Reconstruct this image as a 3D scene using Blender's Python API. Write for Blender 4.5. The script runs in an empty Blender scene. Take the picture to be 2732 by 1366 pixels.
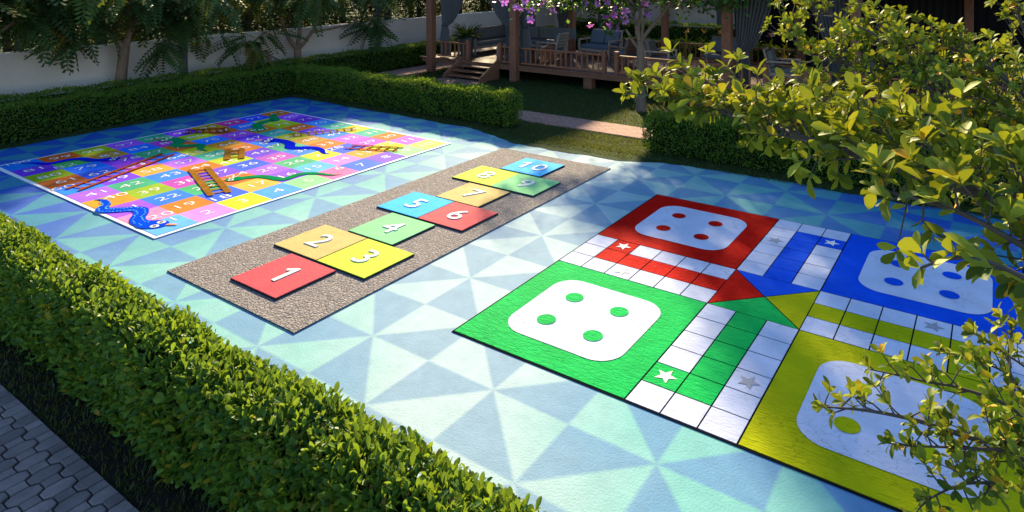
import bpy, bmesh, math, random
import numpy as np
from mathutils import Vector, Matrix
R = math.radians
PI = math.pi
rng = np.random.default_rng(7)
random.seed(7)
sc = bpy.context.scene
col = sc.collection

# ------------------------------------------------------------------ camera / light
CAMZ, YAW = 3.6, 0.582
cd = bpy.data.cameras.new('camera')
cam = bpy.data.objects.new('camera', cd); col.objects.link(cam)
cam.location = (0, 0, CAMZ); cam.rotation_euler = (R(90), 0, YAW)
cd.lens = 23.36; cd.sensor_width = 36
cd.shift_x = -0.0451; cd.shift_y = -0.2809
cd.clip_start = 0.05; cd.clip_end = 600
sc.camera = cam
SUN_EL, SUN_AZ = R(25), R(38)        # sun stands behind the scene: azimuth from +y towards -x
tosun = Vector((-math.sin(SUN_AZ)*math.cos(SUN_EL), math.cos(SUN_AZ)*math.cos(SUN_EL), math.sin(SUN_EL)))
ld = bpy.data.lights.new('sun', 'SUN'); ld.energy = 5; ld.angle = R(1.8); ld.color = (1, .80, .50)
sun = bpy.data.objects.new('sun', ld); col.objects.link(sun)
sun.rotation_euler = tosun.to_track_quat('Z', 'Y').to_euler()
w = bpy.data.worlds.new('World'); sc.world = w; w.use_nodes = True
nt = w.node_tree
sk = nt.nodes.new('ShaderNodeTexSky'); sk.sky_type = 'NISHITA'; sk.sun_disc = False
sk.sun_elevation = SUN_EL; sk.sun_rotation = -SUN_AZ; sk.ozone_density = 4.0; sk.air_density = 1.0; sk.dust_density = 0.3
bg = nt.nodes['Background']; bg.inputs[1].default_value = 0.11
nt.links.new(sk.outputs[0], bg.inputs[0])
sc.view_settings.view_transform = 'Standard'; sc.view_settings.look = 'None'
sc.view_settings.gamma = 1; sc.view_settings.exposure = 1.46
sc.cycles.max_bounces = 6; sc.cycles.transparent_max_bounces = 4

def camp(X, Y, z):                    # camera-aligned ground axes (right, ahead) -> world
    c, s = math.cos(YAW), math.sin(YAW)
    return Vector((X*c - Y*s, X*s + Y*c, z))
def at(px, py, Y):                    # a point of the photograph (2732 px wide) at a given distance -> world
    X = (px-1489.2)*Y/1772.8
    return camp(X, Y, CAMZ-(py+84.4)*Y/1772.8)

# ------------------------------------------------------------------ materials
def lin(h):
    h = h.lstrip('#'); o = []
    for i in (0, 2, 4):
        v = int(h[i:i+2], 16)/255
        o.append(v/12.92 if v <= .04045 else ((v+.055)/1.055)**2.4)
    return tuple(o)
LIT = (2.3, 1.75, 1.15)
def paint(h, k=1.0):                  # pigment that looks like h in this light
    return tuple(min(.86, max(.004, c/(l*k))) for c, l in zip(lin(h), LIT))
MATS = {}
def mat(name, c, rough=.6, spec=.4, noise=None, bump=None, c2=None, stretch=(1, 1, 1), voro=None, tex='Object', translucent=None, sheen=None):
    if name in MATS: return MATS[name]
    m = bpy.data.materials.new(name); m.use_nodes = True
    n, l = m.node_tree.nodes, m.node_tree.links
    p = n['Principled BSDF']
    p.inputs['Roughness'].default_value = rough
    p.inputs['Specular IOR Level'].default_value = spec
    p.inputs['Base Color'].default_value = (*c, 1)
    tc = n.new('ShaderNodeTexCoord'); mp = n.new('ShaderNodeMapping')
    mp.inputs['Scale'].default_value = stretch
    l.new(tc.outputs[tex], mp.inputs[0])
    if noise:
        sca, amt = noise
        nz = n.new('ShaderNodeTexNoise'); nz.inputs['Scale'].default_value = sca; nz.inputs['Detail'].default_value = 6
        nz.inputs['Roughness'].default_value = .65
        l.new(mp.outputs[0], nz.inputs[0])
        cr = n.new('ShaderNodeValToRGB')
        cr.color_ramp.elements[0].position = .3; cr.color_ramp.elements[1].position = .7
        d = c2 if c2 else tuple(x*(1-amt) for x in c)
        cr.color_ramp.elements[0].color = (*d, 1)
        cr.color_ramp.elements[1].color = (*[min(1, x*(1+amt*.6)) for x in c], 1)
        l.new(nz.outputs[0], cr.inputs[0]); l.new(cr.outputs[0], p.inputs['Base Color'])
    if bump:
        sca, st = bump
        b = n.new('ShaderNodeBump'); b.inputs['Strength'].default_value = st; b.inputs['Distance'].default_value = .02
        if voro:
            t = n.new('ShaderNodeTexVoronoi'); t.inputs['Scale'].default_value = sca; t.feature = voro
            l.new(mp.outputs[0], t.inputs[0]); l.new(t.outputs['Distance'], b.inputs['Height'])
        else:
            t = n.new('ShaderNodeTexNoise'); t.inputs['Scale'].default_value = sca; t.inputs['Detail'].default_value = 5
            l.new(mp.outputs[0], t.inputs[0]); l.new(t.outputs[0], b.inputs['Height'])
        l.new(b.outputs[0], p.inputs['Normal'])
    MATS[name] = m
    return m

def islands(m, amt):
    n, l = m.node_tree.nodes, m.node_tree.links; p = n['Principled BSDF']; src = p.inputs['Base Color'].links[0].from_socket
    g_ = n.new('ShaderNodeNewGeometry'); r = n.new('ShaderNodeMapRange'); r.inputs[3].default_value = 1-amt; r.inputs[4].default_value = 1+amt
    l.new(g_.outputs['Random Per Island'], r.inputs[0])
    x = n.new('ShaderNodeVectorMath'); x.operation = 'SCALE'; l.new(src, x.inputs[0]); l.new(r.outputs[0], x.inputs['Scale']); l.new(x.outputs[0], p.inputs['Base Color'])
def leafmat(name, ca, cb, tr, trw=.45, rough=.45, spec=.35):
    """ca..cb natural leaf-to-leaf variation (attribute tint), tr = light coming through the blade"""
    m = bpy.data.materials.new(name); m.use_nodes = True
    n, l = m.node_tree.nodes, m.node_tree.links
    p = n['Principled BSDF']; out = n['Material Output']
    p.inputs['Roughness'].default_value = rough; p.inputs['Specular IOR Level'].default_value = spec
    a = n.new('ShaderNodeAttribute'); a.attribute_name = 'tint'
    cr = n.new('ShaderNodeValToRGB')
    e = cr.color_ramp.elements
    e[0].color = (*ca, 1); e[0].position = 0; e[1].color = (*cb, 1); e[1].position = .94
    x = e.new(.975); x.color = (cb[0]*2.2, cb[1]*.8, cb[2]*.6, 1)
    l.new(a.outputs['Fac'], cr.inputs[0]); l.new(cr.outputs[0], p.inputs['Base Color'])
    t = n.new('ShaderNodeBsdfTranslucent')
    mx = n.new('ShaderNodeMixRGB'); mx.blend_type = 'MULTIPLY'; mx.inputs[0].default_value = 1
    cr2 = n.new('ShaderNodeValToRGB'); f = cr2.color_ramp.elements
    f[0].color = (.55, .6, .5, 1); f[1].color = (1, 1, 1, 1); f[1].position = .9
    l.new(a.outputs['Fac'], cr2.inputs[0]); l.new(cr2.outputs[0], mx.inputs[1]); mx.inputs[2].default_value = (*tr, 1)
    l.new(mx.outputs[0], t.inputs[0])
    ms = n.new('ShaderNodeMixShader'); ms.inputs[0].default_value = trw
    l.new(p.outputs[0], ms.inputs[1]); l.new(t.outputs[0], ms.inputs[2]); l.new(ms.outputs[0], out.inputs[0])
    MATS[name] = m
    return m

# ------------------------------------------------------------------ mesh helpers
class MB:
    def __init__(s): s.v = []; s.f = []; s.mi = []; s.sm = []
    def add(s, vs, fs, mi=0, smooth=False):
        o = len(s.v); s.v += [tuple(v) for v in vs]
        for f in fs: s.f.append(tuple(i+o for i in f)); s.mi.append(mi); s.sm.append(smooth)
        return s
    def box(s, a, b, mi=0, rot=None, bev=0.0):
        (x0, y0, z0), (x1, y1, z1) = a, b
        if bev:
            bm = bmesh.new(); bmesh.ops.create_cube(bm, size=1)
            for v in bm.verts: v.co = Vector(((x0+x1)/2+v.co.x*(x1-x0), (y0+y1)/2+v.co.y*(y1-y0), (z0+z1)/2+v.co.z*(z1-z0)))
            bmesh.ops.bevel(bm, geom=bm.edges[:], offset=bev, segments=2, affect='EDGES', profile=.6)
            bm.verts.index_update()
            vs = [v.co.copy() for v in bm.verts]; fs = [[v.index for v in f.verts] for f in bm.faces]; bm.free()
        else:
            vs = [Vector(p) for p in ((x0,y0,z0),(x1,y0,z0),(x1,y1,z0),(x0,y1,z0),(x0,y0,z1),(x1,y0,z1),(x1,y1,z1),(x0,y1,z1))]
            fs = [(0,3,2,1),(4,5,6,7),(0,1,5,4),(1,2,6,5),(2,3,7,6),(3,0,4,7)]
        if rot is not None: vs = [rot @ v for v in vs]
        return s.add(vs, fs, mi)
    def beam(s, p, q, w, h, mi=0, up=(0, 0, 1), bev=0.0):
        p, q = Vector(p), Vector(q); d = q-p; L = d.length; d.normalize(); u = Vector(up)
        x = d.cross(u)
        if x.length < 1e-4: x = Vector((1, 0, 0))
        x.normalize(); z = x.cross(d)
        M = Matrix((x, d, z)).transposed().to_4x4(); M.translation = p
        return s.box((-w/2, 0, -h/2), (w/2, L, h/2), mi, M, bev)
    def tube(s, pts, rad, n=8, mi=0, cap=True):
        pts = [Vector(p) for p in pts]; rings = []; o = len(s.v); prev = None
        for i, p in enumerate(pts):
            d = (pts[min(i+1, len(pts)-1)]-pts[max(i-1, 0)]).normalized()
            if prev is None:
                a = d.orthogonal().normalized()
            else:
                a = (prev-d*prev.dot(d)).normalized()
            prev = a; b = d.cross(a)
            r = rad[i] if isinstance(rad, (list, tuple)) else rad
            for k in range(n):
                t = 2*PI*k/n; s.v.append(tuple(p+(a*math.cos(t)+b*math.sin(t))*r))
        for i in range(len(pts)-1):
            for k in range(n):
                s.f.append((o+i*n+k, o+i*n+(k+1) % n, o+(i+1)*n+(k+1) % n, o+(i+1)*n+k)); s.mi.append(mi); s.sm.append(True)
        if cap:
            s.f.append(tuple(o+(len(pts)-1)*n+k for k in range(n))); s.mi.append(mi); s.sm.append(False)
            s.f.append(tuple(o+k for k in reversed(range(n)))); s.mi.append(mi); s.sm.append(False)
        return s
    def prism(s, poly, z0, z1, mi=0, side=None):
        n = len(poly); o = len(s.v)
        s.v += [(x, y, z0) for x, y in poly]+[(x, y, z1) for x, y in poly]
        s.f.append(tuple(o+n+i for i in range(n))); s.mi.append(mi); s.sm.append(False)
        for i in range(n):
            j = (i+1) % n
            s.f.append((o+i, o+j, o+n+j, o+n+i)); s.mi.append(mi if side is None else side); s.sm.append(False)
        return s
    def build(s, name, mats, parent=None):
        me = bpy.data.meshes.new(name); me.from_pydata(s.v, [], s.f)
        for m in (mats if isinstance(mats, (list, tuple)) else [mats]): me.materials.append(m)
        me.polygons.foreach_set('material_index', s.mi)
        me.polygons.foreach_set('use_smooth', s.sm)
        me.update()
        return link(name, me, parent)
def link(name, me, parent=None):
    o = bpy.data.objects.new(name, me); col.objects.link(o)
    if parent is not None: o.parent = parent
    return o
def thing(name, label, cat, loc=(0, 0, 0), rz=0, group=None):
    o = bpy.data.objects.new(name, None); col.objects.link(o)
    o.location = loc; o.rotation_euler = (0, 0, rz); o.empty_display_size = .2
    return tag(o, label, cat, group)
def tag(o, label, cat, group=None, kind=None):
    o['label'] = label; o['category'] = cat
    if group: o['group'] = group
    if kind: o['kind'] = kind
    return o
def struct(o, kind='structure', label=None):
    o['kind'] = kind
    if label: o['label'] = label
    return o
def dup(root, loc, rz, label=None, group=None):
    r = root.copy(); col.objects.link(r); r.location = loc; r.rotation_euler = (0, 0, rz)
    if label: r['label'] = label
    if group: r['group'] = group
    for ch in list(root.children):
        c = ch.copy(); col.objects.link(c); c.parent = r
        for g in ch.children:
            d = g.copy(); col.objects.link(d); d.parent = c
    return r

def npmesh(name, V, loops, sizes, mats, mi=None, tint=None, parent=None, smooth=False):
    me = bpy.data.meshes.new(name)
    nv = len(V); nf = len(sizes); nl = len(loops)
    me.vertices.add(nv); me.vertices.foreach_set('co', np.asarray(V, np.float32).ravel())
    me.loops.add(nl); me.loops.foreach_set('vertex_index', np.asarray(loops, np.int32))
    me.polygons.add(nf)
    st = np.zeros(nf, np.int32); st[1:] = np.cumsum(sizes)[:-1]
    me.polygons.foreach_set('loop_start', st)
    me.update(calc_edges=True)
    for m in mats: me.materials.append(m)
    if mi is not None: me.polygons.foreach_set('material_index', np.asarray(mi, np.int32))
    if smooth: me.polygons.foreach_set('use_smooth', np.ones(nf, bool))
    if tint is not None:
        at_ = me.attributes.new('tint', 'FLOAT', 'POINT'); at_.data.foreach_set('value', np.asarray(tint, np.float32))
    me.validate(); me.update()
    return link(name, me, parent)

def frames(d, nrm=None, roll=None):
    """rotation matrices with x along d and z near nrm"""
    d = d/np.linalg.norm(d, axis=1, keepdims=True)
    if nrm is None: nrm = np.tile((0, 0, 1.), (len(d), 1))
    y = np.cross(nrm, d); ln = np.linalg.norm(y, axis=1, keepdims=True)
    y = np.where(ln > 1e-4, y/np.maximum(ln, 1e-6), np.array([[0, 1., 0]]))
    z = np.cross(d, y)
    if roll is not None:
        c, s_ = np.cos(roll)[:, None], np.sin(roll)[:, None]
        y, z = y*c+z*s_, z*c-y*s_
    return np.stack([d, y, z], axis=2)
def scatter(name, tpl, pos, rot, scale, mats, tint=None, parent=None, smooth=False, extra=None):
    tv, tf = np.array(tpl[0], float), tpl[1]
    N = len(pos); nv = len(tv)
    V = np.einsum('nij,vj->nvi', rot, tv)*np.asarray(scale)[:, None, None] + pos[:, None, :]
    loops1 = np.concatenate([np.array(f) for f in tf]); sz1 = np.array([len(f) for f in tf])
    loops = (loops1[None, :]+(np.arange(N)*nv)[:, None]).ravel()
    sizes = np.tile(sz1, N)
    if tint is None: tint = rng.random(N)
    return npmesh(name, V.reshape(-1, 3), loops, sizes, mats, None, np.repeat(tint, nv), parent, smooth)

# leaf templates (length 1 along x)
def leaf_tpl(wid=.46, fold=.16, curl=.18, wide_at=.62):
    v = []; xs = (0, .25, wide_at, .88, 1.0); ws = (.03, .55, 1.0, .68, .05)
    for x, a in zip(xs, ws):
        z = -curl*x*x
        v += [(x, -a*wid/2, z+fold*a*wid), (x, 0, z), (x, a*wid/2, z+fold*a*wid)]
    f = []
    for i in range(4):
        o = i*3; f += [(o, o+3, o+4, o+1), (o+1, o+4, o+5, o+2)]
    return v, f
LEAF = leaf_tpl()
LEAF_S = ([(0, 0, 0), (.45, -.26, .06), (1, 0, -.1), (.45, .26, .06)], [(0, 1, 2), (0, 2, 3)])
def frond_tpl(pairs=11):
    v, f = [], []
    for i in range(pairs):
        x = .12+.88*i/(pairs-1); z = -.45*x*x
        L = .30*(1-.55*abs(x-.45)/.55)
        for sd in (-1, 1):
            o = len(v)
            v += [(x, 0, z), (x-.005, sd*L*.55, z-.02-.1*L), (x+.075, sd*L, z-.35*L), (x+.085, sd*L*.5, z-.05-.1*L)]
            f.append((o, o+1, o+2, o+3) if sd < 0 else (o, o+3, o+2, o+1))
    for i in range(4):
        x0, x1 = i/4, (i+1)/4; o = len(v)
        v += [(x0, -.008, -.45*x0*x0), (x0, .008, -.45*x0*x0), (x1, .006, -.45*x1*x1), (x1, -.006, -.45*x1*x1)]
        f.append((o, o+1, o+2, o+3))
    return v, f
FROND = frond_tpl()

# ------------------------------------------------------------------ setting
M_lawn = mat('lawn_green', (.030, .056, .014), .95, .1, noise=(3.5, .5), bump=(60, .8))
M_soil = mat('dark_soil', (.02, .017, .012), .95, .1, noise=(9, .5), bump=(40, .8))
def sheet(name, x0, y0, x1, y1, z, m, kind='structure'):
    return struct(MB().add([(x0, y0, z), (x1, y0, z), (x1, y1, z), (x0, y1, z)], [(0, 1, 2, 3)]).build(name, m), kind)
sheet('lawn', -160, -120, 160, 220, 0, M_lawn)

# painted court: stars of triangles
DS, DT, OS, OT = .763, .727, -5.10, 4.43
CX0, CX1, CY0, CY1 = -16.75, 2.2, 2.7, 11.6
def court():
    V, loops, sizes, val = [], [], [], []
    cellrng = random.Random(3)
    i0, i1 = math.floor((CX0-OS)/DS), math.ceil((CX1-OS)/DS)
    j0, j1 = math.floor((CY0-OT)/DT), math.ceil((CY1-OT)/DT)
    def P(i, j):
        r = random.Random(i*131+j*17)
        return (min(max(OS+i*DS+r.uniform(-.012, .012), CX0), CX1), min(max(OT+j*DT+r.uniform(-.012, .012), CY0), CY1), .004)
    for i in range(i0, i1):
        for j in range(j0, j1):
            a, b, c, d = P(i, j), P(i+1, j), P(i+1, j+1), P(i, j+1)
            if (i+j) % 2 == 0:   # star corners a, c ; X corners b, d
                tri = (((a, b, c), 0, i+1), ((a, c, d), 0, i))
            else:                # star corners b, d ; X corners a, c
                tri = (((b, d, a), 1, i), ((b, c, d), 1, i+1))
            for t, q, ax in tri:
                A = (Vector(t[1])-Vector(t[0])).cross(Vector(t[2])-Vector(t[0])).length
                if A < 1e-4: continue
                p_ = [Vector(k) for k in t]; e_ = [(p_[(k+1) % 3]-p_[(k+2) % 3]).length for k in range(3)]; per = sum(e_)
                inc = sum((p_[k]*e_[k] for k in range(3)), Vector())/per; rad = A/per
                kk = 1-min(.6, .016/rad); o = len(V); c_ = 0. if (q+ax) % 2 == 1 else 1.   # brushed edge about 1.5 cm wide
                V += [tuple(k) for k in p_]+[tuple(inc+(k-inc)*kk) for k in p_]; val += [.5]*3+[c_]*3
                loops += [o+3, o+4, o+5]; sizes.append(3)
                for k in range(3):
                    n_ = (k+1) % 3; loops += [o+k, o+n_, o+3+n_, o+3+k]; sizes.append(4)
    return V, loops, sizes, val
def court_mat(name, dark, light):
    """mural paint with light put in: sunlit band painted pale, shaded sides painted deep blue"""
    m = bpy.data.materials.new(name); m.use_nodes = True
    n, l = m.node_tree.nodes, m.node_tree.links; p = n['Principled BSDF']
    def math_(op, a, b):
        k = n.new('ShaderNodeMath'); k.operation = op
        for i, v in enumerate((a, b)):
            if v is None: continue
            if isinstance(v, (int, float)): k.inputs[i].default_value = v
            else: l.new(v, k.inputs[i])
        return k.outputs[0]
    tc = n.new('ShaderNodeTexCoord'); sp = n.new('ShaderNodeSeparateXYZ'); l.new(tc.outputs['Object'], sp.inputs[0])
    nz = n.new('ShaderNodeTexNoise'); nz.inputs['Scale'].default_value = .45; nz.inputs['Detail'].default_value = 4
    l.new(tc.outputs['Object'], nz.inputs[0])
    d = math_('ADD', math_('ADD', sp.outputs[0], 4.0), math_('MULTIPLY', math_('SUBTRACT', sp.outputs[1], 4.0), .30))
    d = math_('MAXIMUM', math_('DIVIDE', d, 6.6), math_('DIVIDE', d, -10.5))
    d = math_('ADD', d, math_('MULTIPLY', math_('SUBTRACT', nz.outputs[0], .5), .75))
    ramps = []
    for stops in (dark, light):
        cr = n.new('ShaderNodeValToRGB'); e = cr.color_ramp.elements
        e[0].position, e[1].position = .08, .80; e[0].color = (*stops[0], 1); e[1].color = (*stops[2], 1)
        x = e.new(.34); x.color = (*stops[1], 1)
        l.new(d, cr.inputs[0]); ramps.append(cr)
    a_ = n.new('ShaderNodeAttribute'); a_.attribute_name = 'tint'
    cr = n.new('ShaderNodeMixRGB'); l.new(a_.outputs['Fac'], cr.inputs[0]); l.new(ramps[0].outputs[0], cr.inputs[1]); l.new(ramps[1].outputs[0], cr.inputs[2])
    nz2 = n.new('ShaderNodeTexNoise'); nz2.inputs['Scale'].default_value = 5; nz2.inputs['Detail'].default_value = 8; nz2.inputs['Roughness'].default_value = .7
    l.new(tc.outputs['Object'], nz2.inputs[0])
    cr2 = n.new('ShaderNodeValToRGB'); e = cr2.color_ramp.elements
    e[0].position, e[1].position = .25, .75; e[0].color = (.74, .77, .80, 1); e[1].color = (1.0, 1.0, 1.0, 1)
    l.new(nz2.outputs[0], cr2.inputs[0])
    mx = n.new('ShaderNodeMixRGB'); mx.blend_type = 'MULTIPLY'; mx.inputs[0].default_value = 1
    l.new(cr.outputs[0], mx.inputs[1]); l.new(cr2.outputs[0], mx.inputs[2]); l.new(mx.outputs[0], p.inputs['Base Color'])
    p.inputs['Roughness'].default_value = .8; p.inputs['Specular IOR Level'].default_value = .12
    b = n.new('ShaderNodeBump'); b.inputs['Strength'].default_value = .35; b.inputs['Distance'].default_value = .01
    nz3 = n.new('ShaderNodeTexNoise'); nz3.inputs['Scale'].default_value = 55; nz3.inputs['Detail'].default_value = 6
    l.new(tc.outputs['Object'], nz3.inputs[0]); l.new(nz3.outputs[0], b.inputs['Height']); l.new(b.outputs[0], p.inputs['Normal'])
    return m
CM = court_mat('court_paint_shade', ((.225, .365, .475), (.125, .30, .46), (.016, .095, .42)), ((.40, .545, .565), (.18, .47, .435), (.032, .215, .33)))  # each ramp goes from sunlit pale to shade blue, painted into the triangles
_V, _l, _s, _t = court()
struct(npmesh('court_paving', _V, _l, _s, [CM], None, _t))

# grass verges with an uneven edge lying over the court's rim
def verge(name, p0, p1, q, amp, n=260, z=.010):
    """strip from line p0-p1 to an irregular edge q(x) metres inward"""
    p0, p1 = Vector(p0), Vector(p1); d = (p1-p0); L = d.length; d.normalize(); nrm = Vector((-d.y, d.x, 0))
    vs, fs = [], []
    ph = [rng.random()*9 for _ in range(4)]
    for i in range(n+1):
        t = i/n; x = t*L; b = p0+d*x
        e = q(b)+amp*(math.sin(x*2.1+ph[0])+.6*math.sin(x*5.3+ph[1])+.35*math.sin(x*13+ph[2])+.25*rng.normal())
        c = b+nrm*e
        vs += [(b.x, b.y, z), (c.x, c.y, z)]
        if i: o = 2*i; fs.append((o-2, o, o+1, o-1))
    return struct(MB().add(vs, fs).build(name, M_lawn))
sst = lambda a, b, x: (lambda k: k*k*(3-2*k))(min(1, max(0, (x-a)/(b-a))))
verge('lawn_verge', (2.4, 12.0, 0), (-17.0, 12.0, 0), lambda b: .57+.50*sst(-10.2, -8.2, b.x)*(1-sst(-6.2, -4.6, b.x)), .035)
verge('lawn_verge', (-17.0, 11.5, 0), (-17.0, 2.6, 0), lambda b: .50, .035)
# soil strip and walkway in front of the near hedge
sheet('soil', -17, 2.14, 2.0, 3.1, .006, M_soil)
sheet('lawn_edge', 2.0, -2, 9, 12, .007, M_lawn)
M_paver = mat('grey_paver', (.20, .155, .145), .75, .35, noise=(4, .35), bump=(70, .35))
islands(M_paver, .28)
M_mortar = mat('paver_joint', (.025, .024, .026), .9, .1)
def pavers():
    mb = MB(); mb.add([(-13, -1.5, .004), (.5, -1.5, .004), (.5, 2.14, .004), (-13, 2.14, .004)], [(0, 1, 2, 3)], 1)
    pitch, LB, LS = .112, .205, .112
    per = LB+LS; g = .0045
    for r in range(int(13.4/pitch)):
        x = -12.95+r*pitch+pitch/2
        off = (r % 2)*per/2
        k = -1
        while True:
            y = -1.5+k*per+off; k += 1
            if y > 2.14: break
            hw = pitch/2
            big = [(-hw*.62, 0), (hw*.62, 0), (hw*1.18, .05), (hw*1.18, LB-.05), (hw*.62, LB), (-hw*.62, LB), (-hw*1.18, LB-.05), (-hw*1.18, .05)]
            sm = [(-hw*.82, 0), (hw*.82, 0), (hw*.82, LS), (-hw*.82, LS)]
            for poly, yy, cy in ((big, y, LB/2), (sm, y+LB, LS/2)):
                if yy+cy*2 > 2.14 or yy < -1.5: 
                    if yy < -1.5 or yy > 2.10: continue
                P = [(x+px*(1-g/hw), min(2.138, yy+cy+(py-cy)*(1-g/cy))) for px, py in poly]
                cx, cyy = x, yy+cy
                z = .030+random.uniform(-.002, .002); n = len(P)
                T = [(cx+(a-cx)*.90, cyy+(b-cyy)*.93) for a, b in P]
                vs = [(a, b, .004) for a, b in P]+[(a, b, z-.006) for a, b in P]+[(a, b, z) for a, b in T]
                fs = [tuple(range(2*n, 3*n))]
                for i in range(n):
                    j = (i+1) % n; fs += [(i, j, n+j, n+i), (n+i, n+j, 2*n+j, 2*n+i)]
                mb.add(vs, fs, 0)
    return mb
struct(pavers().build('walkway_paving', [M_paver, M_mortar]))
M_path = mat('path_stone', (.46, .26, .21), .85, .2, noise=(14, .3), bump=(45, .5))
def bricks(m):
    n, l = m.node_tree.nodes, m.node_tree.links; p = n['Principled BSDF']; src = p.inputs['Base Color'].links[0].from_socket
    tc = n.new('ShaderNodeTexCoord'); b = n.new('ShaderNodeTexBrick'); b.inputs['Scale'].default_value = 1.0; b.inputs['Brick Width'].default_value = .22; b.inputs['Row Height'].default_value = .11
    b.inputs['Mortar Size'].default_value = .006; b.inputs['Color1'].default_value = (1, 1, 1, 1); b.inputs['Color2'].default_value = (.78, .76, .75, 1); b.inputs['Mortar'].default_value = (.4, .38, .36, 1)
    l.new(tc.outputs['Object'], b.inputs[0]); x = n.new('ShaderNodeMixRGB'); x.blend_type = 'MULTIPLY'; x.inputs[0].default_value = 1
    l.new(src, x.inputs[1]); l.new(b.outputs[0], x.inputs[2]); l.new(x.outputs[0], p.inputs['Base Color'])
bricks(M_path)
def pathmesh(name, x0, y0, x1, y1):
    return struct(MB().box((x0, y0, -.05), (x1, y1, .03)).build(name, M_path))
pathmesh('garden_path', -17.2, 12.62, 6, 13.48)
pathmesh('garden_path', -17.62, 13.60, -16.5, 30)
pathmesh('paved_pad', -15.1, 15.35, -13.4, 16.22)

# ------------------------------------------------------------------ hedges
M_stem = mat('hedge_stem', (.035, .026, .015), .9, .1, noise=(12, .4))
M_core = mat('hedge_light_block', (.010, .016, .005), .95, .05)
ML_box = leafmat('boxwood_leaf', (.028, .090, .016), (.135, .240, .024), (.30, .42, .025), .36, .5, .18)
def hedge(label, x0, y0, x1, y1, h, dens, size, faces='tnsew', group='clipped hedges round the court', tpl=LEAF, jit=.05):
    cx, cy = (x0+x1)/2, (y0+y1)/2
    t = thing('clipped_hedge', label, 'hedge', (cx, cy, 0), 0, group)
    a, b = (x1-x0)/2, (y1-y0)/2
    # dark core box added to block light through the leaves, then stems
    i = .13
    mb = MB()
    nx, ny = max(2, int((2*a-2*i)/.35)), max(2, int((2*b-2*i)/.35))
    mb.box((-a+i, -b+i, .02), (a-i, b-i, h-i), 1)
    n = int((a+b)*7)
    for k in range(n):
        px, py = rng.uniform(-a+.1, a-.1), rng.uniform(-b+.1, b-.1)
        if rng.random() < .5: py = (-1 if rng.random() < .5 else 1)*(b-.10)
        else: px = (-1 if rng.random() < .5 else 1)*(a-.10)
        mb.tube([(px, py, 0), (px+rng.normal()*.03, py+rng.normal()*.03, h*.45), (px+rng.normal()*.07, py+rng.normal()*.07, h-.1)], [.011, .008, .004], 5)
    mb.build('stems_and_light_block', [M_stem, M_core], t)
    P, Nn = [], []
    spec = {'t': (4*a*b, (0, 0, 1)), 'n': (2*a*h, (0, 1, 0)), 's': (2*a*h, (0, -1, 0)), 'e': (2*b*h, (1, 0, 0)), 'w': (2*b*h, (-1, 0, 0))}
    for k in faces:
        ar, nn = spec[k]; N = int(ar*dens)
        u, v = rng.uniform(-1, 1, N), rng.uniform(-1, 1, N)
        dep = np.abs(rng.normal(0, jit, N))
        if k == 't': p = np.stack([u*a, v*b, h-dep], 1)
        elif k in 'ns': p = np.stack([u*a, nn[1]*(b-dep), .04+(v+1)/2*(h-.05)], 1)
        else: p = np.stack([nn[0]*(a-dep), u*b, .04+(v+1)/2*(h-.05)], 1)
        P.append(p); Nn.append(np.tile(np.array(nn, float), (N, 1)))
    P = np.concatenate(P); Nn = np.concatenate(Nn)
    # soft corners and clipped-by-hand bumps
    ex = np.maximum(np.abs(P[:, 0])-(a-.14), 0)/.14; ey = np.maximum(np.abs(P[:, 1])-(b-.14), 0)/.14; ez = np.maximum(P[:, 2]-(h-.14), 0)/.14
    P[:, 2] -= .05*(ex**2+ey**2)*(P[:, 2] > h*.5)
    P[:, 0] -= np.sign(P[:, 0])*.05*(ez**2)*(ex > 0); P[:, 1] -= np.sign(P[:, 1])*.05*ez**2*(ey > 0)
    bump = .022*(np.sin(P[:, 0]*4.1+P[:, 2]*5)+np.sin(P[:, 1]*5.3+P[:, 0]*2.2)+np.sin(P[:, 2]*7+P[:, 0]*7.7))
    P += Nn*bump[:, None]
    sprig = rng.random(len(P)) < .10
    P += Nn*(sprig*rng.uniform(0, .065, len(P)))[:, None]
    up = np.array([0, 0, .55])
    D = Nn*.75+up+rng.normal(0, .62, (len(P), 3))
    Nr = Nn*.6+np.array([0, 0, .7])+rng.normal(0, .45, (len(P), 3))
    rot = frames(D, Nr)
    scatter('foliage', tpl, P, rot, size*rng.uniform(.65, 1.2, len(P)), [ML_box], None, t)
    return t
hedge('long low hedge with big glossy leaves in the foreground between grey pavers and court', -12.6, 2.42, -.6, 2.92, .75, 2300, .069, 'tsnew')
hedge('low dark hedge along the far left rim of the court, nearest to the numbered board', -17.42, 2.6, -16.82, 12.36, .78, 1500, .052, 'tes', tpl=LEAF_S)
hedge('straight low hedge behind the court ending at the stone path before the stairs', -16.80, 11.76, -9.08, 12.36, .78, 1900, .050, 'tsew', tpl=LEAF_S)
hedge('outermost low hedge at the foot of the long white wall', -18.40, 2.0, -17.76, 27.0, .80, 1250, .056, 'tes', tpl=LEAF_S)
hedge('low hedge on the right half hidden under the yellow leafed branches', -5.75, 11.78, 3.2, 12.36, .78, 1900, .050, 'tsew', tpl=LEAF_S)
hedge('clipped hedge behind the deck, the nearer of the two seen past the seats', -17.4, 23.1, 2.0, 23.7, .85, 700, .07, 'tse', 'hedges behind the deck', LEAF_S)
hedge('tall clipped hedge behind the deck in front of the grey garden wall', -16.9, 26.2, -7.5, 26.9, 1.25, 600, .07, 'tse', 'hedges behind the deck', LEAF_S)

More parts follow.
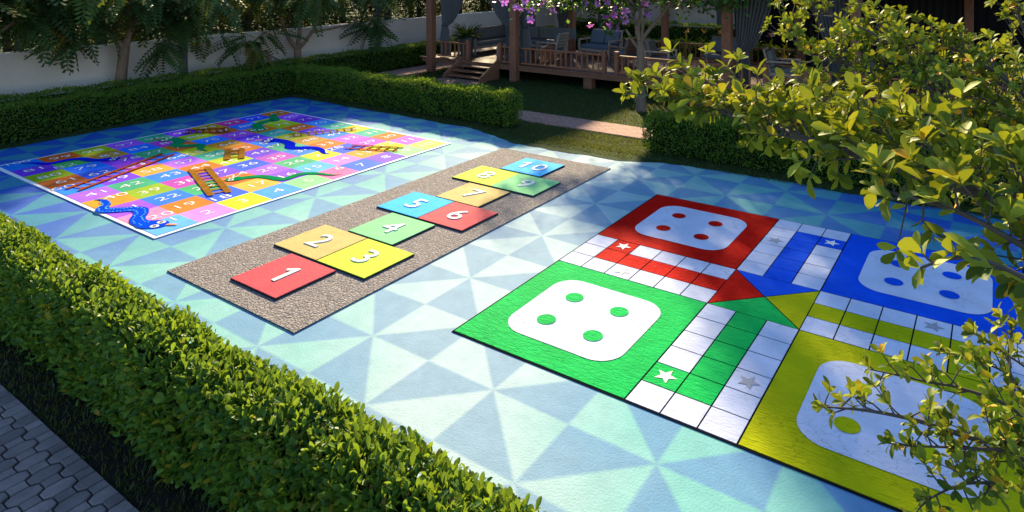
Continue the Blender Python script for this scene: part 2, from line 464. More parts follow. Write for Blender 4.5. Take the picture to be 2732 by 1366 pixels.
# ------------------------------------------------------------------ garden walls
M_wall = mat('wall_render', (.80, .62, .51), .85, .2, noise=(1.2, .10), bump=(30, .15))
M_cope = mat('wall_coping', (.78, .73, .67), .7, .3, noise=(3, .1))
def gwall(label, a, b, th, h):
    t = thing('garden_wall', label, 'wall', ((a[0]+b[0])/2, (a[1]+b[1])/2, 0))
    d = Vector((b[0]-a[0], b[1]-a[1], 0))/2
    MB().beam(-d+Vector((0, 0, h/2)), d+Vector((0, 0, h/2)), th, h).build('wall_face', M_wall, t)
    MB().beam(-d+Vector((0, 0, h+.022)), d+Vector((0, 0, h+.022)), th+.05, .045, bev=.006).build('coping', M_cope, t)
    return t
gwall('long smooth white garden wall behind the outer hedge and trees', (-19.55, -2), (-19.55, 30.0), .18, 1.56)
gwall('grey garden wall section at the back behind the tall hedge', (-19.4, 29.2), (-6.9, 29.2), .2, 2.3)
M_dark = mat('dark_boarding', (.012, .010, .009), .9, .1, noise=(4, .5), stretch=(6, 1, 1))
t = thing('dark_pavilion', 'very dark boarded pavilion wall behind the right half of the deck', 'building', (-2.2, 25.2, 0))
MB().box((-5.2, 0, 0), (9, .2, 3.6)).build('wall', M_dark, t)
mb = MB()
for i in range(47): mb.box((-5.2+i*.3, -.03, .1), (-5.16+i*.3, -.002, 3.5))
mb.build('batten', M_dark, t)
MB().beam((-5.7, -1.2, 3.3), (9.3, -1.2, 3.3), .1, .16).build('eave_beam', M_dark, t)
MB().add([(-5.6, -1.4, 3.38), (9.4, -1.4, 3.38), (9.4, 3, 4.4), (-5.6, 3, 4.4)], [(0, 1, 2, 3)]).build('roof', M_dark, t)

# ------------------------------------------------------------------ lettering
def text_mb(s, size, depth=.0, bold=0.0, sx=1.0):
    """numeral as polygons centred on the origin (x right, y up)"""
    cu = bpy.data.curves.new('t', 'FONT'); cu.body = s; cu.size = size; cu.align_x = 'CENTER'; cu.align_y = 'CENTER'
    cu.extrude = depth; cu.offset = bold; cu.resolution_u = 3
    if depth: cu.bevel_depth = min(.004, depth*.4); cu.bevel_resolution = 1
    o = bpy.data.objects.new('t', cu); col.objects.link(o)
    me = bpy.data.meshes.new_from_object(o)
    bpy.data.objects.remove(o); bpy.data.curves.remove(cu)
    vs = [v.co.copy() for v in me.vertices]; fs = [tuple(p.vertices) for p in me.polygons]
    bpy.data.meshes.remove(me)
    if depth and s in ('1', '10'):                    # drawn with a slanted flag at the top
        H = size*.70; w_ = size*.105; x1 = -size*.30 if s == '10' else 0
        if s == '10':
            keep = {i for i, v in enumerate(vs) if v.x > 0}; mp_ = {o_: n_ for n_, o_ in enumerate(sorted(keep))}
            fs = [tuple(mp_[i] for i in f) for f in fs if all(i in keep for i in f)]; vs = [vs[i] for i in sorted(keep)]
            H = max(v.y for v in vs)-min(v.y for v in vs); yb = min(v.y for v in vs)
        else: vs, fs, yb = [], [], -H/2
        P = [(x1-w_/2, yb), (x1+w_/2, yb), (x1+w_/2, yb+H), (x1-w_*.25, yb+H), (x1-w_*2.1, yb+H*.76), (x1-w_*1.5, yb+H*.68), (x1-w_/2, yb+H*.80)]
        o_ = len(vs); n_ = len(P)
        vs += [Vector((x, y, -depth)) for x, y in P]+[Vector((x, y, depth)) for x, y in P]
        fs += [tuple(o_+n_+i for i in range(n_))]+[(o_+i, o_+(i+1) % n_, o_+n_+(i+1) % n_, o_+n_+i) for i in range(n_)]
    if vs:
        x0 = (min(v.x for v in vs)+max(v.x for v in vs))/2; y0 = (min(v.y for v in vs)+max(v.y for v in vs))/2
        for v in vs: v.x = (v.x-x0)*sx; v.y -= y0
    return vs, fs
def text_obj(s, size, x, y, z, m, parent, rot=0, depth=0, bold=0, sx=1.0, name='number'):
    vs, fs = text_mb(s, size, depth, bold, sx)
    M = Matrix.Translation((x, y, z)) @ Matrix.Rotation(rot, 4, 'Z')
    return MB().add([M @ v for v in vs], fs).build(name, m, parent)

# ------------------------------------------------------------------ hopscotch
M_cob = bpy.data.materials.new('hopscotch_cobble'); M_cob.use_nodes = True
def cobble():
    n, l = M_cob.node_tree.nodes, M_cob.node_tree.links; p = n['Principled BSDF']
    tc = n.new('ShaderNodeTexCoord')
    wz = n.new('ShaderNodeTexNoise'); wz.inputs['Scale'].default_value = 9; l.new(tc.outputs['Object'], wz.inputs[0])
    ad = n.new('ShaderNodeMixRGB'); ad.blend_type = 'ADD'; ad.inputs[0].default_value = .05
    l.new(tc.outputs['Object'], ad.inputs[1]); l.new(wz.outputs['Color'], ad.inputs[2])
    v = n.new('ShaderNodeTexVoronoi'); v.inputs['Scale'].default_value = 27; l.new(ad.outputs[0], v.inputs[0])
    v2 = n.new('ShaderNodeTexVoronoi'); v2.feature = 'DISTANCE_TO_EDGE'; v2.inputs['Scale'].default_value = 27; l.new(ad.outputs[0], v2.inputs[0])
    nz = n.new('ShaderNodeTexNoise'); nz.inputs['Scale'].default_value = 45; nz.inputs['Detail'].default_value = 6; l.new(tc.outputs['Object'], nz.inputs[0])
    hs = n.new('ShaderNodeSeparateColor'); l.new(v.outputs['Color'], hs.inputs[0])
    cr = n.new('ShaderNodeValToRGB'); e = cr.color_ramp.elements
    e[0].color = (.17, .158, .158, 1); e[1].color = (.285, .255, .245, 1); l.new(hs.outputs[0], cr.inputs[0])
    c2 = n.new('ShaderNodeValToRGB'); e = c2.color_ramp.elements; e[0].position = .0; e[1].position = .09
    e[0].color = (.22, .2, .2, 1); e[1].color = (1, 1, 1, 1); l.new(v2.outputs[0], c2.inputs[0])
    mx = n.new('ShaderNodeMixRGB'); mx.blend_type = 'MULTIPLY'; mx.inputs[0].default_value = .42
    l.new(cr.outputs[0], mx.inputs[1]); l.new(c2.outputs[0], mx.inputs[2]); l.new(mx.outputs[0], p.inputs['Base Color'])
    p.inputs['Roughness'].default_value = .85; p.inputs['Specular IOR Level'].default_value = .15
    mm = n.new('ShaderNodeMath'); mm.operation = 'MULTIPLY_ADD'; mm.inputs[1].default_value = .35
    l.new(nz.outputs[0], mm.inputs[0]); 
    m2 = n.new('ShaderNodeMath'); m2.operation = 'MINIMUM'; m2.inputs[1].default_value = .22; l.new(v2.outputs[0], m2.inputs[0])
    m3 = n.new('ShaderNodeMath'); m3.operation = 'MULTIPLY'; m3.inputs[1].default_value = 3.2; l.new(m2.outputs[0], m3.inputs[0])
    l.new(m3.outputs[0], mm.inputs[2])
    b = n.new('ShaderNodeBump'); b.inputs['Strength'].default_value = .75; b.inputs['Distance'].default_value = .02
    l.new(mm.outputs[0], b.inputs['Height']); l.new(b.outputs[0], p.inputs['Normal'])
cobble()
M_side = mat('tile_side', (.045, .037, .036), .8, .2, noise=(20, .3))
M_num = mat('number_white', (.78, .76, .72), .7, .1)
hx, hy = -6.98, 7.22
hop = thing('hopscotch_course', 'brown cobbled hopscotch mat with ten raised coloured tiles numbered 1 to 10', 'hopscotch', (hx, hy, 0))
MB().box((-8.2-hx, 4.03-hy, .006), (-5.76-hx, 10.46-hy, .020)).build('mat', M_cob, hop)
def tile_mat(name, h):
    return mat(name, paint(h, .86), .75, .04, noise=(7, .12), bump=(38, .3))
TC = {'red': '#ff5752', 'orange': '#ffc868', 'yellow': '#fffb3a', 'green': '#a6f088', 'cyan': '#22cdfb'}
TM = {k: tile_mat('tile_'+k, v) for k, v in TC.items()}
tiles = [(1, -6.91, 4.70, 'red'), (2, -7.345, 5.535, 'orange'), (3, -6.475, 5.535, 'yellow'), (4, -6.91, 6.36, 'green'), (5, -7.30, 7.20, 'cyan'),
         (6, -6.47, 7.20, 'red'), (7, -6.87, 8.01, 'orange'), (8, -7.31, 8.86, 'yellow'), (9, -6.47, 8.86, 'green'), (10, -6.93, 9.70, 'cyan')]
for n_, x, y, c in tiles:
    a, b, h = .428, .395, .044
    mb = MB(); bm_ = MB()
    x0, y0 = x-hx, y-hy
    mb.box((x0-a, y0-b, .020), (x0+a, y0+b, h), 1)
    mb.add([(x0-a+.006, y0-b+.006, h+.003), (x0+a-.006, y0-b+.006, h+.003), (x0+a-.006, y0+b-.006, h+.003), (x0-a+.006, y0+b-.006, h+.003),
            (x0-a, y0-b, h), (x0+a, y0-b, h), (x0+a, y0+b, h), (x0-a, y0+b, h)],
           [(0, 1, 2, 3), (4, 5, 1, 0), (5, 6, 2, 1), (6, 7, 3, 2), (7, 4, 0, 3)], 0)
    o = mb.build('tile', [TM[c], M_side], hop)
    o['label'] = f'{c} tile numbered {n_}'
    text_obj(str(n_), .50, x0, y0, h+.008, M_num, o, 0, .005, -.002, 1.12)

# ------------------------------------------------------------------ ludo board
q = .317; lx, ly = -4.48, 4.92; LC = 7.5*q
ludo = thing('ludo_board', 'giant painted ludo board with red, green, blue and yellow corner homes', 'ludo board', (lx+LC, ly+LC, 0))
def lu(u, v): return ((u-7.5)*q, (v-7.5)*q)
def wrinkle(name, c, rough=.72, bs=.8):
    m = bpy.data.materials.new(name); m.use_nodes = True
    n, l = m.node_tree.nodes, m.node_tree.links; p = n['Principled BSDF']
    tc = n.new('ShaderNodeTexCoord'); mp = n.new('ShaderNodeMapping'); mp.inputs['Scale'].default_value = (1.0, 3.2, 1); mp.inputs['Rotation'].default_value = (0, 0, .5)
    l.new(tc.outputs['Object'], mp.inputs[0])
    nz = n.new('ShaderNodeTexNoise'); nz.inputs['Scale'].default_value = 9; nz.inputs['Detail'].default_value = 6; nz.inputs['Distortion'].default_value = 1.2
    l.new(mp.outputs[0], nz.inputs[0])
    v = n.new('ShaderNodeTexVoronoi'); v.feature = 'DISTANCE_TO_EDGE'; v.inputs['Scale'].default_value = 4.5; l.new(mp.outputs[0], v.inputs[0])
    cl = n.new('ShaderNodeMath'); cl.operation = 'MINIMUM'; cl.inputs[1].default_value = .03; l.new(v.outputs[0], cl.inputs[0])
    ma = n.new('ShaderNodeMath'); ma.operation = 'MULTIPLY_ADD'; ma.inputs[1].default_value = 6; l.new(cl.outputs[0], ma.inputs[0]); l.new(nz.outputs[0], ma.inputs[2])
    b = n.new('ShaderNodeBump'); b.inputs['Strength'].default_value = bs; b.inputs['Distance'].default_value = .016
    l.new(ma.outputs[0], b.inputs['Height']); l.new(b.outputs[0], p.inputs['Normal'])
    nb = n.new('ShaderNodeTexNoise'); nb.inputs['Scale'].default_value = 2.2; nb.inputs['Detail'].default_value = 5; l.new(tc.outputs['Object'], nb.inputs[0])
    cr = n.new('ShaderNodeValToRGB'); e = cr.color_ramp.elements; e[0].position, e[1].position = .3, .7
    e[0].color = (*[x*.84 for x in c], 1); e[1].color = (*[min(.9, x*1.06) for x in c], 1)
    l.new(nb.outputs[0], cr.inputs[0])
    vc = n.new('ShaderNodeTexVoronoi'); vc.feature = 'DISTANCE_TO_EDGE'; vc.inputs['Scale'].default_value = 6.5
    mc = n.new('ShaderNodeMapping'); mc.inputs['Scale'].default_value = (1, 2.2, 1); mc.inputs['Rotation'].default_value = (0, 0, -.4)
    dz = n.new('ShaderNodeMixRGB'); dz.blend_type = 'ADD'; dz.inputs[0].default_value = .12; l.new(tc.outputs['Object'], dz.inputs[1]); l.new(nz.outputs['Color'], dz.inputs[2])
    l.new(dz.outputs[0], mc.inputs[0]); l.new(mc.outputs[0], vc.inputs[0])
    pm = n.new('ShaderNodeTexNoise'); pm.inputs['Scale'].default_value = 1.3; l.new(tc.outputs['Object'], pm.inputs[0])
    r1 = n.new('ShaderNodeValToRGB'); e = r1.color_ramp.elements; e[0].position, e[1].position = .004, .022; e[0].color = (.45, .45, .45, 1); e[1].color = (1, 1, 1, 1); l.new(vc.outputs[0], r1.inputs[0])
    r2 = n.new('ShaderNodeValToRGB'); e = r2.color_ramp.elements; e[0].position, e[1].position = .48, .62; l.new(pm.outputs[0], r2.inputs[0])
    k1 = n.new('ShaderNodeMixRGB'); k1.blend_type = 'MULTIPLY'; l.new(r2.outputs[0], k1.inputs[0]); l.new(cr.outputs[0], k1.inputs[1]); l.new(r1.outputs[0], k1.inputs[2])
    l.new(k1.outputs[0], p.inputs['Base Color'])
    p.inputs['Roughness'].default_value = rough; p.inputs['Specular IOR Level'].default_value = .02
    return m
LM = {'red': wrinkle('ludo_red', (.55, .006, .003)), 'green': wrinkle('ludo_green', (.003, .44, .085)), 'blue': wrinkle('ludo_blue', (.004, .085, .68)),
      'yellow': wrinkle('ludo_yellow', (.42, .44, .004)), 'white': wrinkle('ludo_white', (.56, .60, .74), bs=.4)}
M_black = mat('board_black', (.012, .012, .014), .9, .0)
M_star = {'white': M_num, 'grey': mat('star_grey', (.27, .29, .34), .6, .2)}
MB().box((-LC-.012, -LC-.012, .005), (LC+.012, LC+.012, .012)).build('base_sheet', M_black, ludo)
def rrect(u0, v0, u1, v1, r, n=8):
    P = []
    for cx, cy, a0 in ((u1-r, v1-r, 0), (u0+r, v1-r, 90), (u0+r, v0+r, 180), (u1-r, v0+r, 270)):
        for k in range(n+1):
            a = R(a0+90*k/n); P.append(lu(cx+r*math.cos(a), cy+r*math.sin(a)))
    return P
def flat(poly, z, m, parent, name):
    return MB().add([(x, y, z) for x, y in poly], [tuple(range(len(poly)))]).build(name, m, parent)
for c, u, v in (('green', 0, 0), ('red', 0, 9), ('blue', 9, 9), ('yellow', 9, 0)):
    e = .03
    h = MB().prism([lu(u+e, v+e), lu(u+6-e, v+e), lu(u+6-e, v+6-e), lu(u+e, v+6-e)], .012, .0165).build('home_base', LM[c], ludo)
    h['label'] = f'{c} corner home of the ludo board'
    flat(rrect(u+.95, v+1.0, u+5.05, v+5.0, .84), .0205, LM['white'], h, 'home_panel')
    for du in (2.07, 3.80):
        for dv in (2.12, 3.83):
            flat([lu(u+du+.31*math.cos(2*PI*k/28), v+dv+.31*math.sin(2*PI*k/28)) for k in range(28)], .0245, LM[c], h, 'pip')
def star(u, v, m, parent, r=.33, rot=.1):
    P = [lu(u+rr*math.cos(rot+PI*k/5), v+rr*math.sin(rot+PI*k/5)) for k, rr in ((k, r if k % 2 == 0 else r*.42) for k in range(10))]
    c = lu(u, v)
    return MB().add([(c[0], c[1], .0205)]+[(x, y, .0205) for x, y in P], [(0, 1+k, 1+(k+1) % 10) for k in range(10)]).build('star', m, parent)
cells = {}
for a in range(6):
    for b in range(3):
        cells[(a, 6+b)] = 'white'; cells[(9+a, 6+b)] = 'white'; cells[(6+b, a)] = 'white'; cells[(6+b, 9+a)] = 'white'
for k in range(1, 6): cells[(k, 7)] = 'red'; cells[(7, k)] = 'green'
for k in range(9, 14): cells[(k, 7)] = 'yellow'; cells[(7, k)] = 'blue'
cells[(1, 8)] = 'red'; cells[(6, 1)] = 'green'; cells[(13, 6)] = 'yellow'; cells[(8, 13)] = 'blue'
stars = {(1, 8): 'white', (6, 1): 'white', (13, 6): 'white', (8, 13): 'white', (2, 6): 'grey', (8, 2): 'grey', (12, 8): 'grey', (6, 12): 'grey'}
for (u, v), c in cells.items():
    e = .022
    o = MB().prism([lu(u+e, v+e), lu(u+1-e, v+e), lu(u+1-e, v+1-e), lu(u+e, v+1-e)], .012, .0165).build('track_square', LM[c], ludo)
    if (u, v) in stars: star(u+.5, v+.5, M_star[stars[(u, v)]], o)
for c, P in (('red', ((6, 6), (7.5, 7.5), (6, 9))), ('blue', ((6, 9), (7.5, 7.5), (9, 9))), ('yellow', ((9, 9), (7.5, 7.5), (9, 6))), ('green', ((9, 6), (7.5, 7.5), (6, 6)))):
    ce = (sum(p[0] for p in P)/3, sum(p[1] for p in P)/3)
    P2 = [lu(ce[0]+(a-ce[0])*.965, ce[1]+(b-ce[1])*.965) for a, b in P]
    MB().prism(P2, .012, .0165).build('finish_triangle', LM[c], ludo)

# ------------------------------------------------------------------ snakes and ladders board
bx, by = (-15.06-9.37)/2, (4.47+10.12)/2
snk = thing('snakes_and_ladders_board', 'huge snakes and ladders board of a hundred numbered squares with white border', 'game board', (bx, by, 0))
X0, Y0, SX, SY = -9.37, 4.47, .569, .565            # bottom corner; rows climb towards -x, columns run along +y
M_bw = mat('board_white', (.72, .72, .74), .6, .25, noise=(5, .06))
MB().box((X0-10*SX-.055-bx, Y0-.055-by, .006), (X0+.055-bx, Y0+10*SY+.055-by, .020)).build('border', M_bw, snk)
rows = ['5fb0f0 e08cf0 ffff00 3f9cff 8ce090 ff70a8 2c6ce0 8050e0 98f090 ffd060',
 'ff8cb8 d07a1c 1060f0 f0b040 8848e0 50b0ff e080f0 e0a030 c0d800 b060f0',
 'a050e8 1478ff 38b070 d86820 a860e0 40b078 d8d000 0858f0 c050d8 e07010',
 'd09820 90b000 c040b0 7040e8 0858e0 b850b8 1080ff c87018 b860f8 30b090',
 'a860f0 30a878 1080ff d07018 b8c800 7040d8 40b080 c09030 1088f8 d0d000',
 '0880ff 7030f0 d8a030 b868ff 30b090 d87820 1088ff b8c000 7040f0 20b8a0',
 'c06020 0858d8 b040d8 0880ff b8c800 d89020 7838e0 28b098 e07010 0898f8',
 '90b000 1878f0 9040d8 40b070 e07020 1080ff b850d0 d88810 b0c808 8838d0',
 '7838d0 40b050 c89030 1078ff c840c0 b0c808 c87028 0878f8 b0d048 a850f0',
 '0878d8 d86010 a0b800 b058e0 38b080 8030e0 c89818 e03898 0850f0 e07808']
SQM = {}
def sqmat(h):
    c = tuple(min(.8, max(.008, x*f)) for x, f in zip(lin(h), (.82, .84, .9)))
    if h not in SQM: SQM[h] = mat('square_'+h, c, .8, .06, noise=(3.0, .22))
    return SQM[h]
def gp(px, py):                                        # photo pixel on the ground -> board local
    Y = 1772.8*CAMZ/(py+84.4); v = at(px, py, Y); return Vector((v.x-bx, v.y-by, 0))
NPOS = {1: (462, 589), 20: (428, 579), 40: (307, 527), 60: (167.7, 504), 18: (591, 531), 44: (532, 449), 45: (607.7, 436), 24: (633, 470), 6: (904, 452.5), 9: (1084, 404), 100: (49, 437.7), 82: (173, 446.5),
        78: (347, 426.6), 81: (88, 456.6), 65: (517.6, 412), 64: (470, 422.5), 47: (729, 393), 28: (893, 399), 12: (1031, 388), 13: (971, 411.5)}
for r in range(10):
    for c, h in enumerate(rows[r].split()):
        n_ = r*10+c+1 if r % 2 == 0 else r*10+10-c
        xa, xb = X0-r*SX-bx, X0-(r+1)*SX-bx; ya, yb = Y0+c*SY-by, Y0+(c+1)*SY-by
        o = MB().add([(xa, ya, .024), (xa, yb, .024), (xb, yb, .024), (xb, ya, .024)], [(0, 1, 2, 3)]).build('square', sqmat(h), snk)
        nx, ny = (xa+xb)/2+random.uniform(-.02, .02), (ya+yb)/2+random.uniform(-.03, .03)
        if n_ in NPOS: nx, ny = gp(*NPOS[n_]).xy
        text_obj(str(n_), .265, nx, ny, .028, M_num, o, PI/2+random.uniform(-.06, .06), 0, -.0035, 1.4 if n_ < 100 else 1.05)
def zoomed(pts, ox, oy, k): return [gp(ox+x/k, oy+y/k) for x, y in pts]
def smooth(P, n=6):
    out = []
    for i in range(len(P)-1):
        p0, p1, p2, p3 = P[max(i-1, 0)], P[i], P[i+1], P[min(i+2, len(P)-1)]
        for k in range(n):
            t = k/n
            out.append(.5*((2*p1)+(p2-p0)*t+(2*p0-5*p1+4*p2-p3)*t*t+(3*p1-p0-3*p2+p3)*t**3))
    return out+[P[-1]]
M_eye = mat('snake_eye_white', (.8, .78, .7), .5, .3)
M_pup = mat('snake_pupil', (.05, .012, .008), .4, .4)
M_tng = mat('snake_tongue', (.62, .17, .01), .5, .3)
def snake(pts, wd, m, spots=None, label=None):
    """pts from tail to head; flat painted ribbon with a rounded head"""
    P = smooth(pts); n = len(P); z = .033
    vs, fs = [], []
    for i, p in enumerate(P):
        d = (P[min(i+1, n-1)]-P[max(i-1, 0)]).normalized(); nr = Vector((-d.y, d.x, 0)); t = i/(n-1)
        w_ = wd*(min(1, .06+t*2.6) if t < .9 else 1+.55*math.sin(PI*min(1, (t-.9)/.1*.62)))
        vs += [p+nr*w_/2+Vector((0, 0, z)), p-nr*w_/2+Vector((0, 0, z))]
        if i: o = 2*i; fs.append((o-2, o-1, o+1, o))
    mb = MB().add(vs, fs)
    d = (P[-1]-P[-3]).normalized(); nr = Vector((-d.y, d.x, 0)); hw = (Vector(vs[-1])-Vector(vs[-2])).length/2
    hd = P[-1]; k = 14
    arc = [hd+nr*hw*math.cos(PI*j/k)+d*hw*1.15*math.sin(PI*j/k)+Vector((0, 0, z)) for j in range(k+1)]
    mb.add(arc, [tuple(reversed(range(k+1)))])
    o = mb.build('snake', m, snk)
    if label: o['label'] = label
    for sd in (-1, 1):
        ec = hd+nr*hw*.48*sd+d*hw*.25
        el = [(ec+nr*hw*.34*math.cos(2*PI*j/14)+d*hw*.40*math.sin(2*PI*j/14)) for j in range(14)]
        pl = [(ec+nr*hw*.15*math.cos(2*PI*j/10)+d*hw*.20*math.sin(2*PI*j/10)) for j in range(10)]
        MB().add([(e.x, e.y, z+.004) for e in el], [tuple(range(14))]).add([(e.x, e.y, z+.008) for e in pl], [tuple(range(10))], 1).build('eye', [M_eye, M_pup], o)
    tp = hd+d*hw*1.05
    MB().add([(tp-nr*hw*.2+Vector((0, 0, z+.003))), (tp+nr*hw*.2+Vector((0, 0, z+.003))), tp+d*hw*.95+nr*hw*.25+Vector((0, 0, z+.003)), tp+d*hw*.95-nr*hw*.05+Vector((0, 0, z+.003))], [(0, 1, 2, 3)]).build('tongue', M_tng, o)
    if spots:
        mb = MB()
        for i in range(int(n*.12), n-6, 2):
            for sd in (-.28, .25):
                d = (P[min(i+1, n-1)]-P[i-1]).normalized(); nr = Vector((-d.y, d.x, 0)); c = P[i]+nr*wd*(sd+random.uniform(-.08, .08)); r_ = wd*random.uniform(.05, .085)
                mb.add([(c.x+r_*math.cos(2*PI*j/7), c.y+r_*math.sin(2*PI*j/7), z+.004) for j in range(7)], [tuple(range(7))])
        mb.build('spots', spots, o)
    return o
def snk_mat(name, h): return mat(name, tuple(max(.004, x*.9) for x in lin(h)), .8, .0, noise=(6, .25))
SB, SG, SD = snk_mat('snake_blue', '#1148d8'), snk_mat('snake_green', '#0d8a52'), snk_mat('snake_navy', '#0a20c0')
M_spot = mat('snake_spot', (.10, .42, .75), .8, 0); M_spotg = mat('snake_patch', (.10, .38, .04), .8, 0)
snake(zoomed([(520, 485), (640, 490), (725, 525), (735, 585), (670, 645), (690, 685), (850, 690), (1050, 680), (1250, 665), (1390, 685), (1400, 760), (1345, 830), (1350, 900), (1480, 950), (1680, 962)], 180, 470, 7.156), .20, SB, M_spot, 'blue spotted snake with orange tongue at square 1')
snake(zoomed([(360, 290), (560, 278), (730, 285), (880, 292), (1050, 275), (1250, 232), (1450, 205), (1600, 205), (1750, 228), (1900, 222), (2130, 205)], 0, 400, 7.156), .17, SD, None, 'long navy snake below square 100')
snake(zoomed([(1960, 478), (1850, 455), (1820, 420), (1840, 380), (1750, 370), (1550, 380), (1400, 378), (1340, 355), (1400, 320), (1420, 285), (1330, 258), (1215, 255)], 280, 340, 7.156), .22, SG, None, 'curled green snake near square 85')
snake(zoomed([(2950, 492), (2830, 515), (2660, 515), (2480, 490), (2280, 490), (2130, 510), (1990, 555), (1860, 592), (1710, 595), (1560, 562), (1420, 560), (1270, 592), (1120, 595)], 460, 400, 7.156) if False else
      zoomed([(1540, 908), (1400, 938), (1250, 935), (1050, 912), (850, 910), (700, 930), (560, 975), (420, 1018), (280, 1015), (130, 985), (-60, 968), (-280, 985), (-420, 1005), (-560, 1020)], 700, 340, 7.156), .15, SG, M_spotg, 'long green snake between squares 24 and 6')
snake(zoomed([(1390, 105), (1280, 118), (1205, 150), (1225, 205), (1230, 245), (1090, 262), (960, 300), (885, 345), (925, 385), (905, 428)], 560, 290, 7.156), .22, SG, None, 'green snake near square 91')
snake(zoomed([(2290, 892), (2180, 875), (2130, 820), (2020, 782), (1850, 775), (1650, 778), (1530, 765), (1530, 700), (1450, 660), (1320, 635), (1150, 632)], 560, 290, 7.156), .20, SD, None, 'navy snake near square 54')
M_lad = mat('ladder_brown', (.27, .125, .018), .8, .0, noise=(8, .3)); M_ladr = mat('ladder_rust', (.28, .058, .010), .8, .0, noise=(8, .3))
def ladder(a0, a1, b0, b1, n, wd, m, label):
    a0, a1, b0, b1 = gp(*a0), gp(*a1), gp(*b0), gp(*b1); mb = MB(); z = .038
    def bar(p, q_, w_, zz):
        d = (q_-p).normalized(); nr = Vector((-d.y, d.x, 0))*w_/2
        mb.add([(v.x, v.y, zz) for v in (p-nr, q_-nr, q_+nr, p+nr)], [(0, 1, 2, 3)])
    for k in range(n):
        t = (k+.6)/(n+.2); bar(a0.lerp(a1, t), b0.lerp(b1, t), wd*.55, z)
    bar(a0, a1, wd, z+.003); bar(b0, b1, wd, z+.003)
    o = mb.build('ladder', m, snk); o['label'] = label
ladder((176, 510), (433.7, 414.8), (209.6, 513.9), (465.9, 416.2), 10, .07, M_ladr, 'longest ladder from square 60 to square 64')
ladder((508.5, 458), (563, 527.9), (551.8, 451), (610.5, 519.5), 9, .10, M_lad, 'wide brown ladder from square 18 to square 44')
ladder((608.9, 401.8), (606.1, 431), (645, 400), (644.5, 427.6), 3, .11, M_lad, 'short brown ladder on square 45')
ladder((771, 362), (947, 345), (773, 369), (951.5, 351), 9, .05, M_lad, 'thin ladder across squares 52 and 53')
ladder((938.7, 391.5), (1077, 399), (919, 400), (1061.7, 408), 6, .06, M_ladr, 'rust ladder from square 9 to square 28')
ladder((497, 352), (602, 345.5), (490, 360), (615, 356), 6, .07, M_ladr, 'rust ladder near square 94')

# ------------------------------------------------------------------ timber deck and pavilions
def woodmat(name, c, sc_=(2, 14, 14), rough=.65, amt=.45):
    return mat(name, c, rough, .3, noise=(3.2, amt), bump=(9, .12), stretch=sc_)
M_wood = woodmat('deck_timber', (.27, .105, .058), (14, 14, 1.6))
M_woodx = woodmat('deck_timber_beam', (.27, .11, .06), (1.4, 14, 14))
M_rail = woodmat('rail_timber', (.34, .118, .052), (10, 10, 1.6))
M_floor = woodmat('deck_board', (.15, .060, .038), (14, 1.2, 14))
islands(M_floor, .3)
DT0, DT1, DZ = 17.0, 21.4, .50
deck = thing('timber_deck', 'long raised red brown timber deck on short stub posts with posts and roofs', 'deck', (-8, 19.2, 0))
ox, oy = -8, 19.2
mb = MB()                                             # boards run back from the front edge
x = -16.75
while x < 3.0:
    mb.box((x-ox, DT0-oy, DZ-.035), (x+.136-ox, DT1-oy, DZ)); x += .142
mb.build('floor', M_floor, deck)
MB().box((-16.9-ox, DT0-.045-oy, .34), (3.0-ox, DT0-.004-oy, .475)).box((-16.8-ox, DT1+.004-oy, .30), (3-ox, DT1+.045-oy, .475)).box((-16.82-ox, DT0-oy, .33), (-16.76-ox, DT1-oy, .475)).build('fascia_beam', M_woodx, deck)
MB().box((-17.0-ox, DT0-.10-oy, DZ-.022), (3.0-ox, DT0+.0-oy, DZ+.004)).build('front_edging', M_woodx, deck)
for sx in (-10.16, -7.9, -4.4, -1.2, 1.6):
    MB().box((sx-.14-ox, DT0+.02-oy, 0), (sx+.14-ox, DT0+.26-oy, .46)).build('stub_post', M_wood, deck)
for sx in (-16.4, -12.8, -9.3, -5.9, -2.4, 1.0):
    MB().box((sx-.1-ox, DT1-.3-oy, 0), (sx+.1-ox, DT1-.1-oy, .46)).build('stub_post', M_wood, deck)
def post(sx, sy, r=.135, h=3.1, mb_='post', m=M_wood):
    MB().tube([(sx-ox, sy-oy, 0), (sx-ox, sy-oy, h)], r, 20).build('roof_post', m, deck)
def qpost(sx, sy, w_=.15, h=3.1):
    MB().box((sx-w_-ox, sy-w_-oy, 0), (sx+w_-ox, sy+w_-oy, h), bev=.03).build('roof_post', M_wood, deck)
for p in ((-16.42, 16.90), (-12.80, 16.92)): qpost(*p, .125)
qpost(-5.88, 17.0, .125); qpost(-2.75, 16.95, .11)
for p in ((-16.5, 21.2), (-13.30, 21.15), (-9.40, 20.9), (-5.0, 21.1), (-.6, 21.1)): qpost(*p, .11)
M_roof = mat('roof_underside', (.05, .03, .02), .9, .1, noise=(5, .4))
for (xa, xb) in ((-17.0, -12.4), (-9.7, 2.6)):
    mb = MB().box((xa-ox, 16.5-oy, 3.10), (xb-ox, 21.9-oy, 3.24))
    mb.beam((xa-ox, 16.5-oy, 3.24), (xb-ox, 16.5-oy, 3.24), .12, .24).beam((xa-ox, 21.8-oy, 3.24), (xb-ox, 21.8-oy, 3.24), .12, .24)
    mb.add([(xa-.2-ox, 16.2-oy, 3.3), (xb+.2-ox, 16.2-oy, 3.3), (xb-.9-ox, 19.2-oy, 4.3), (xa+.9-ox, 19.2-oy, 4.3), (xb+.2-ox, 22.1-oy, 3.3), (xa-.2-ox, 22.1-oy, 3.3)],
           [(0, 1, 2, 3), (3, 2, 4, 5), (1, 4, 2), (0, 3, 5)])
    mb.build('roof', M_roof, deck)
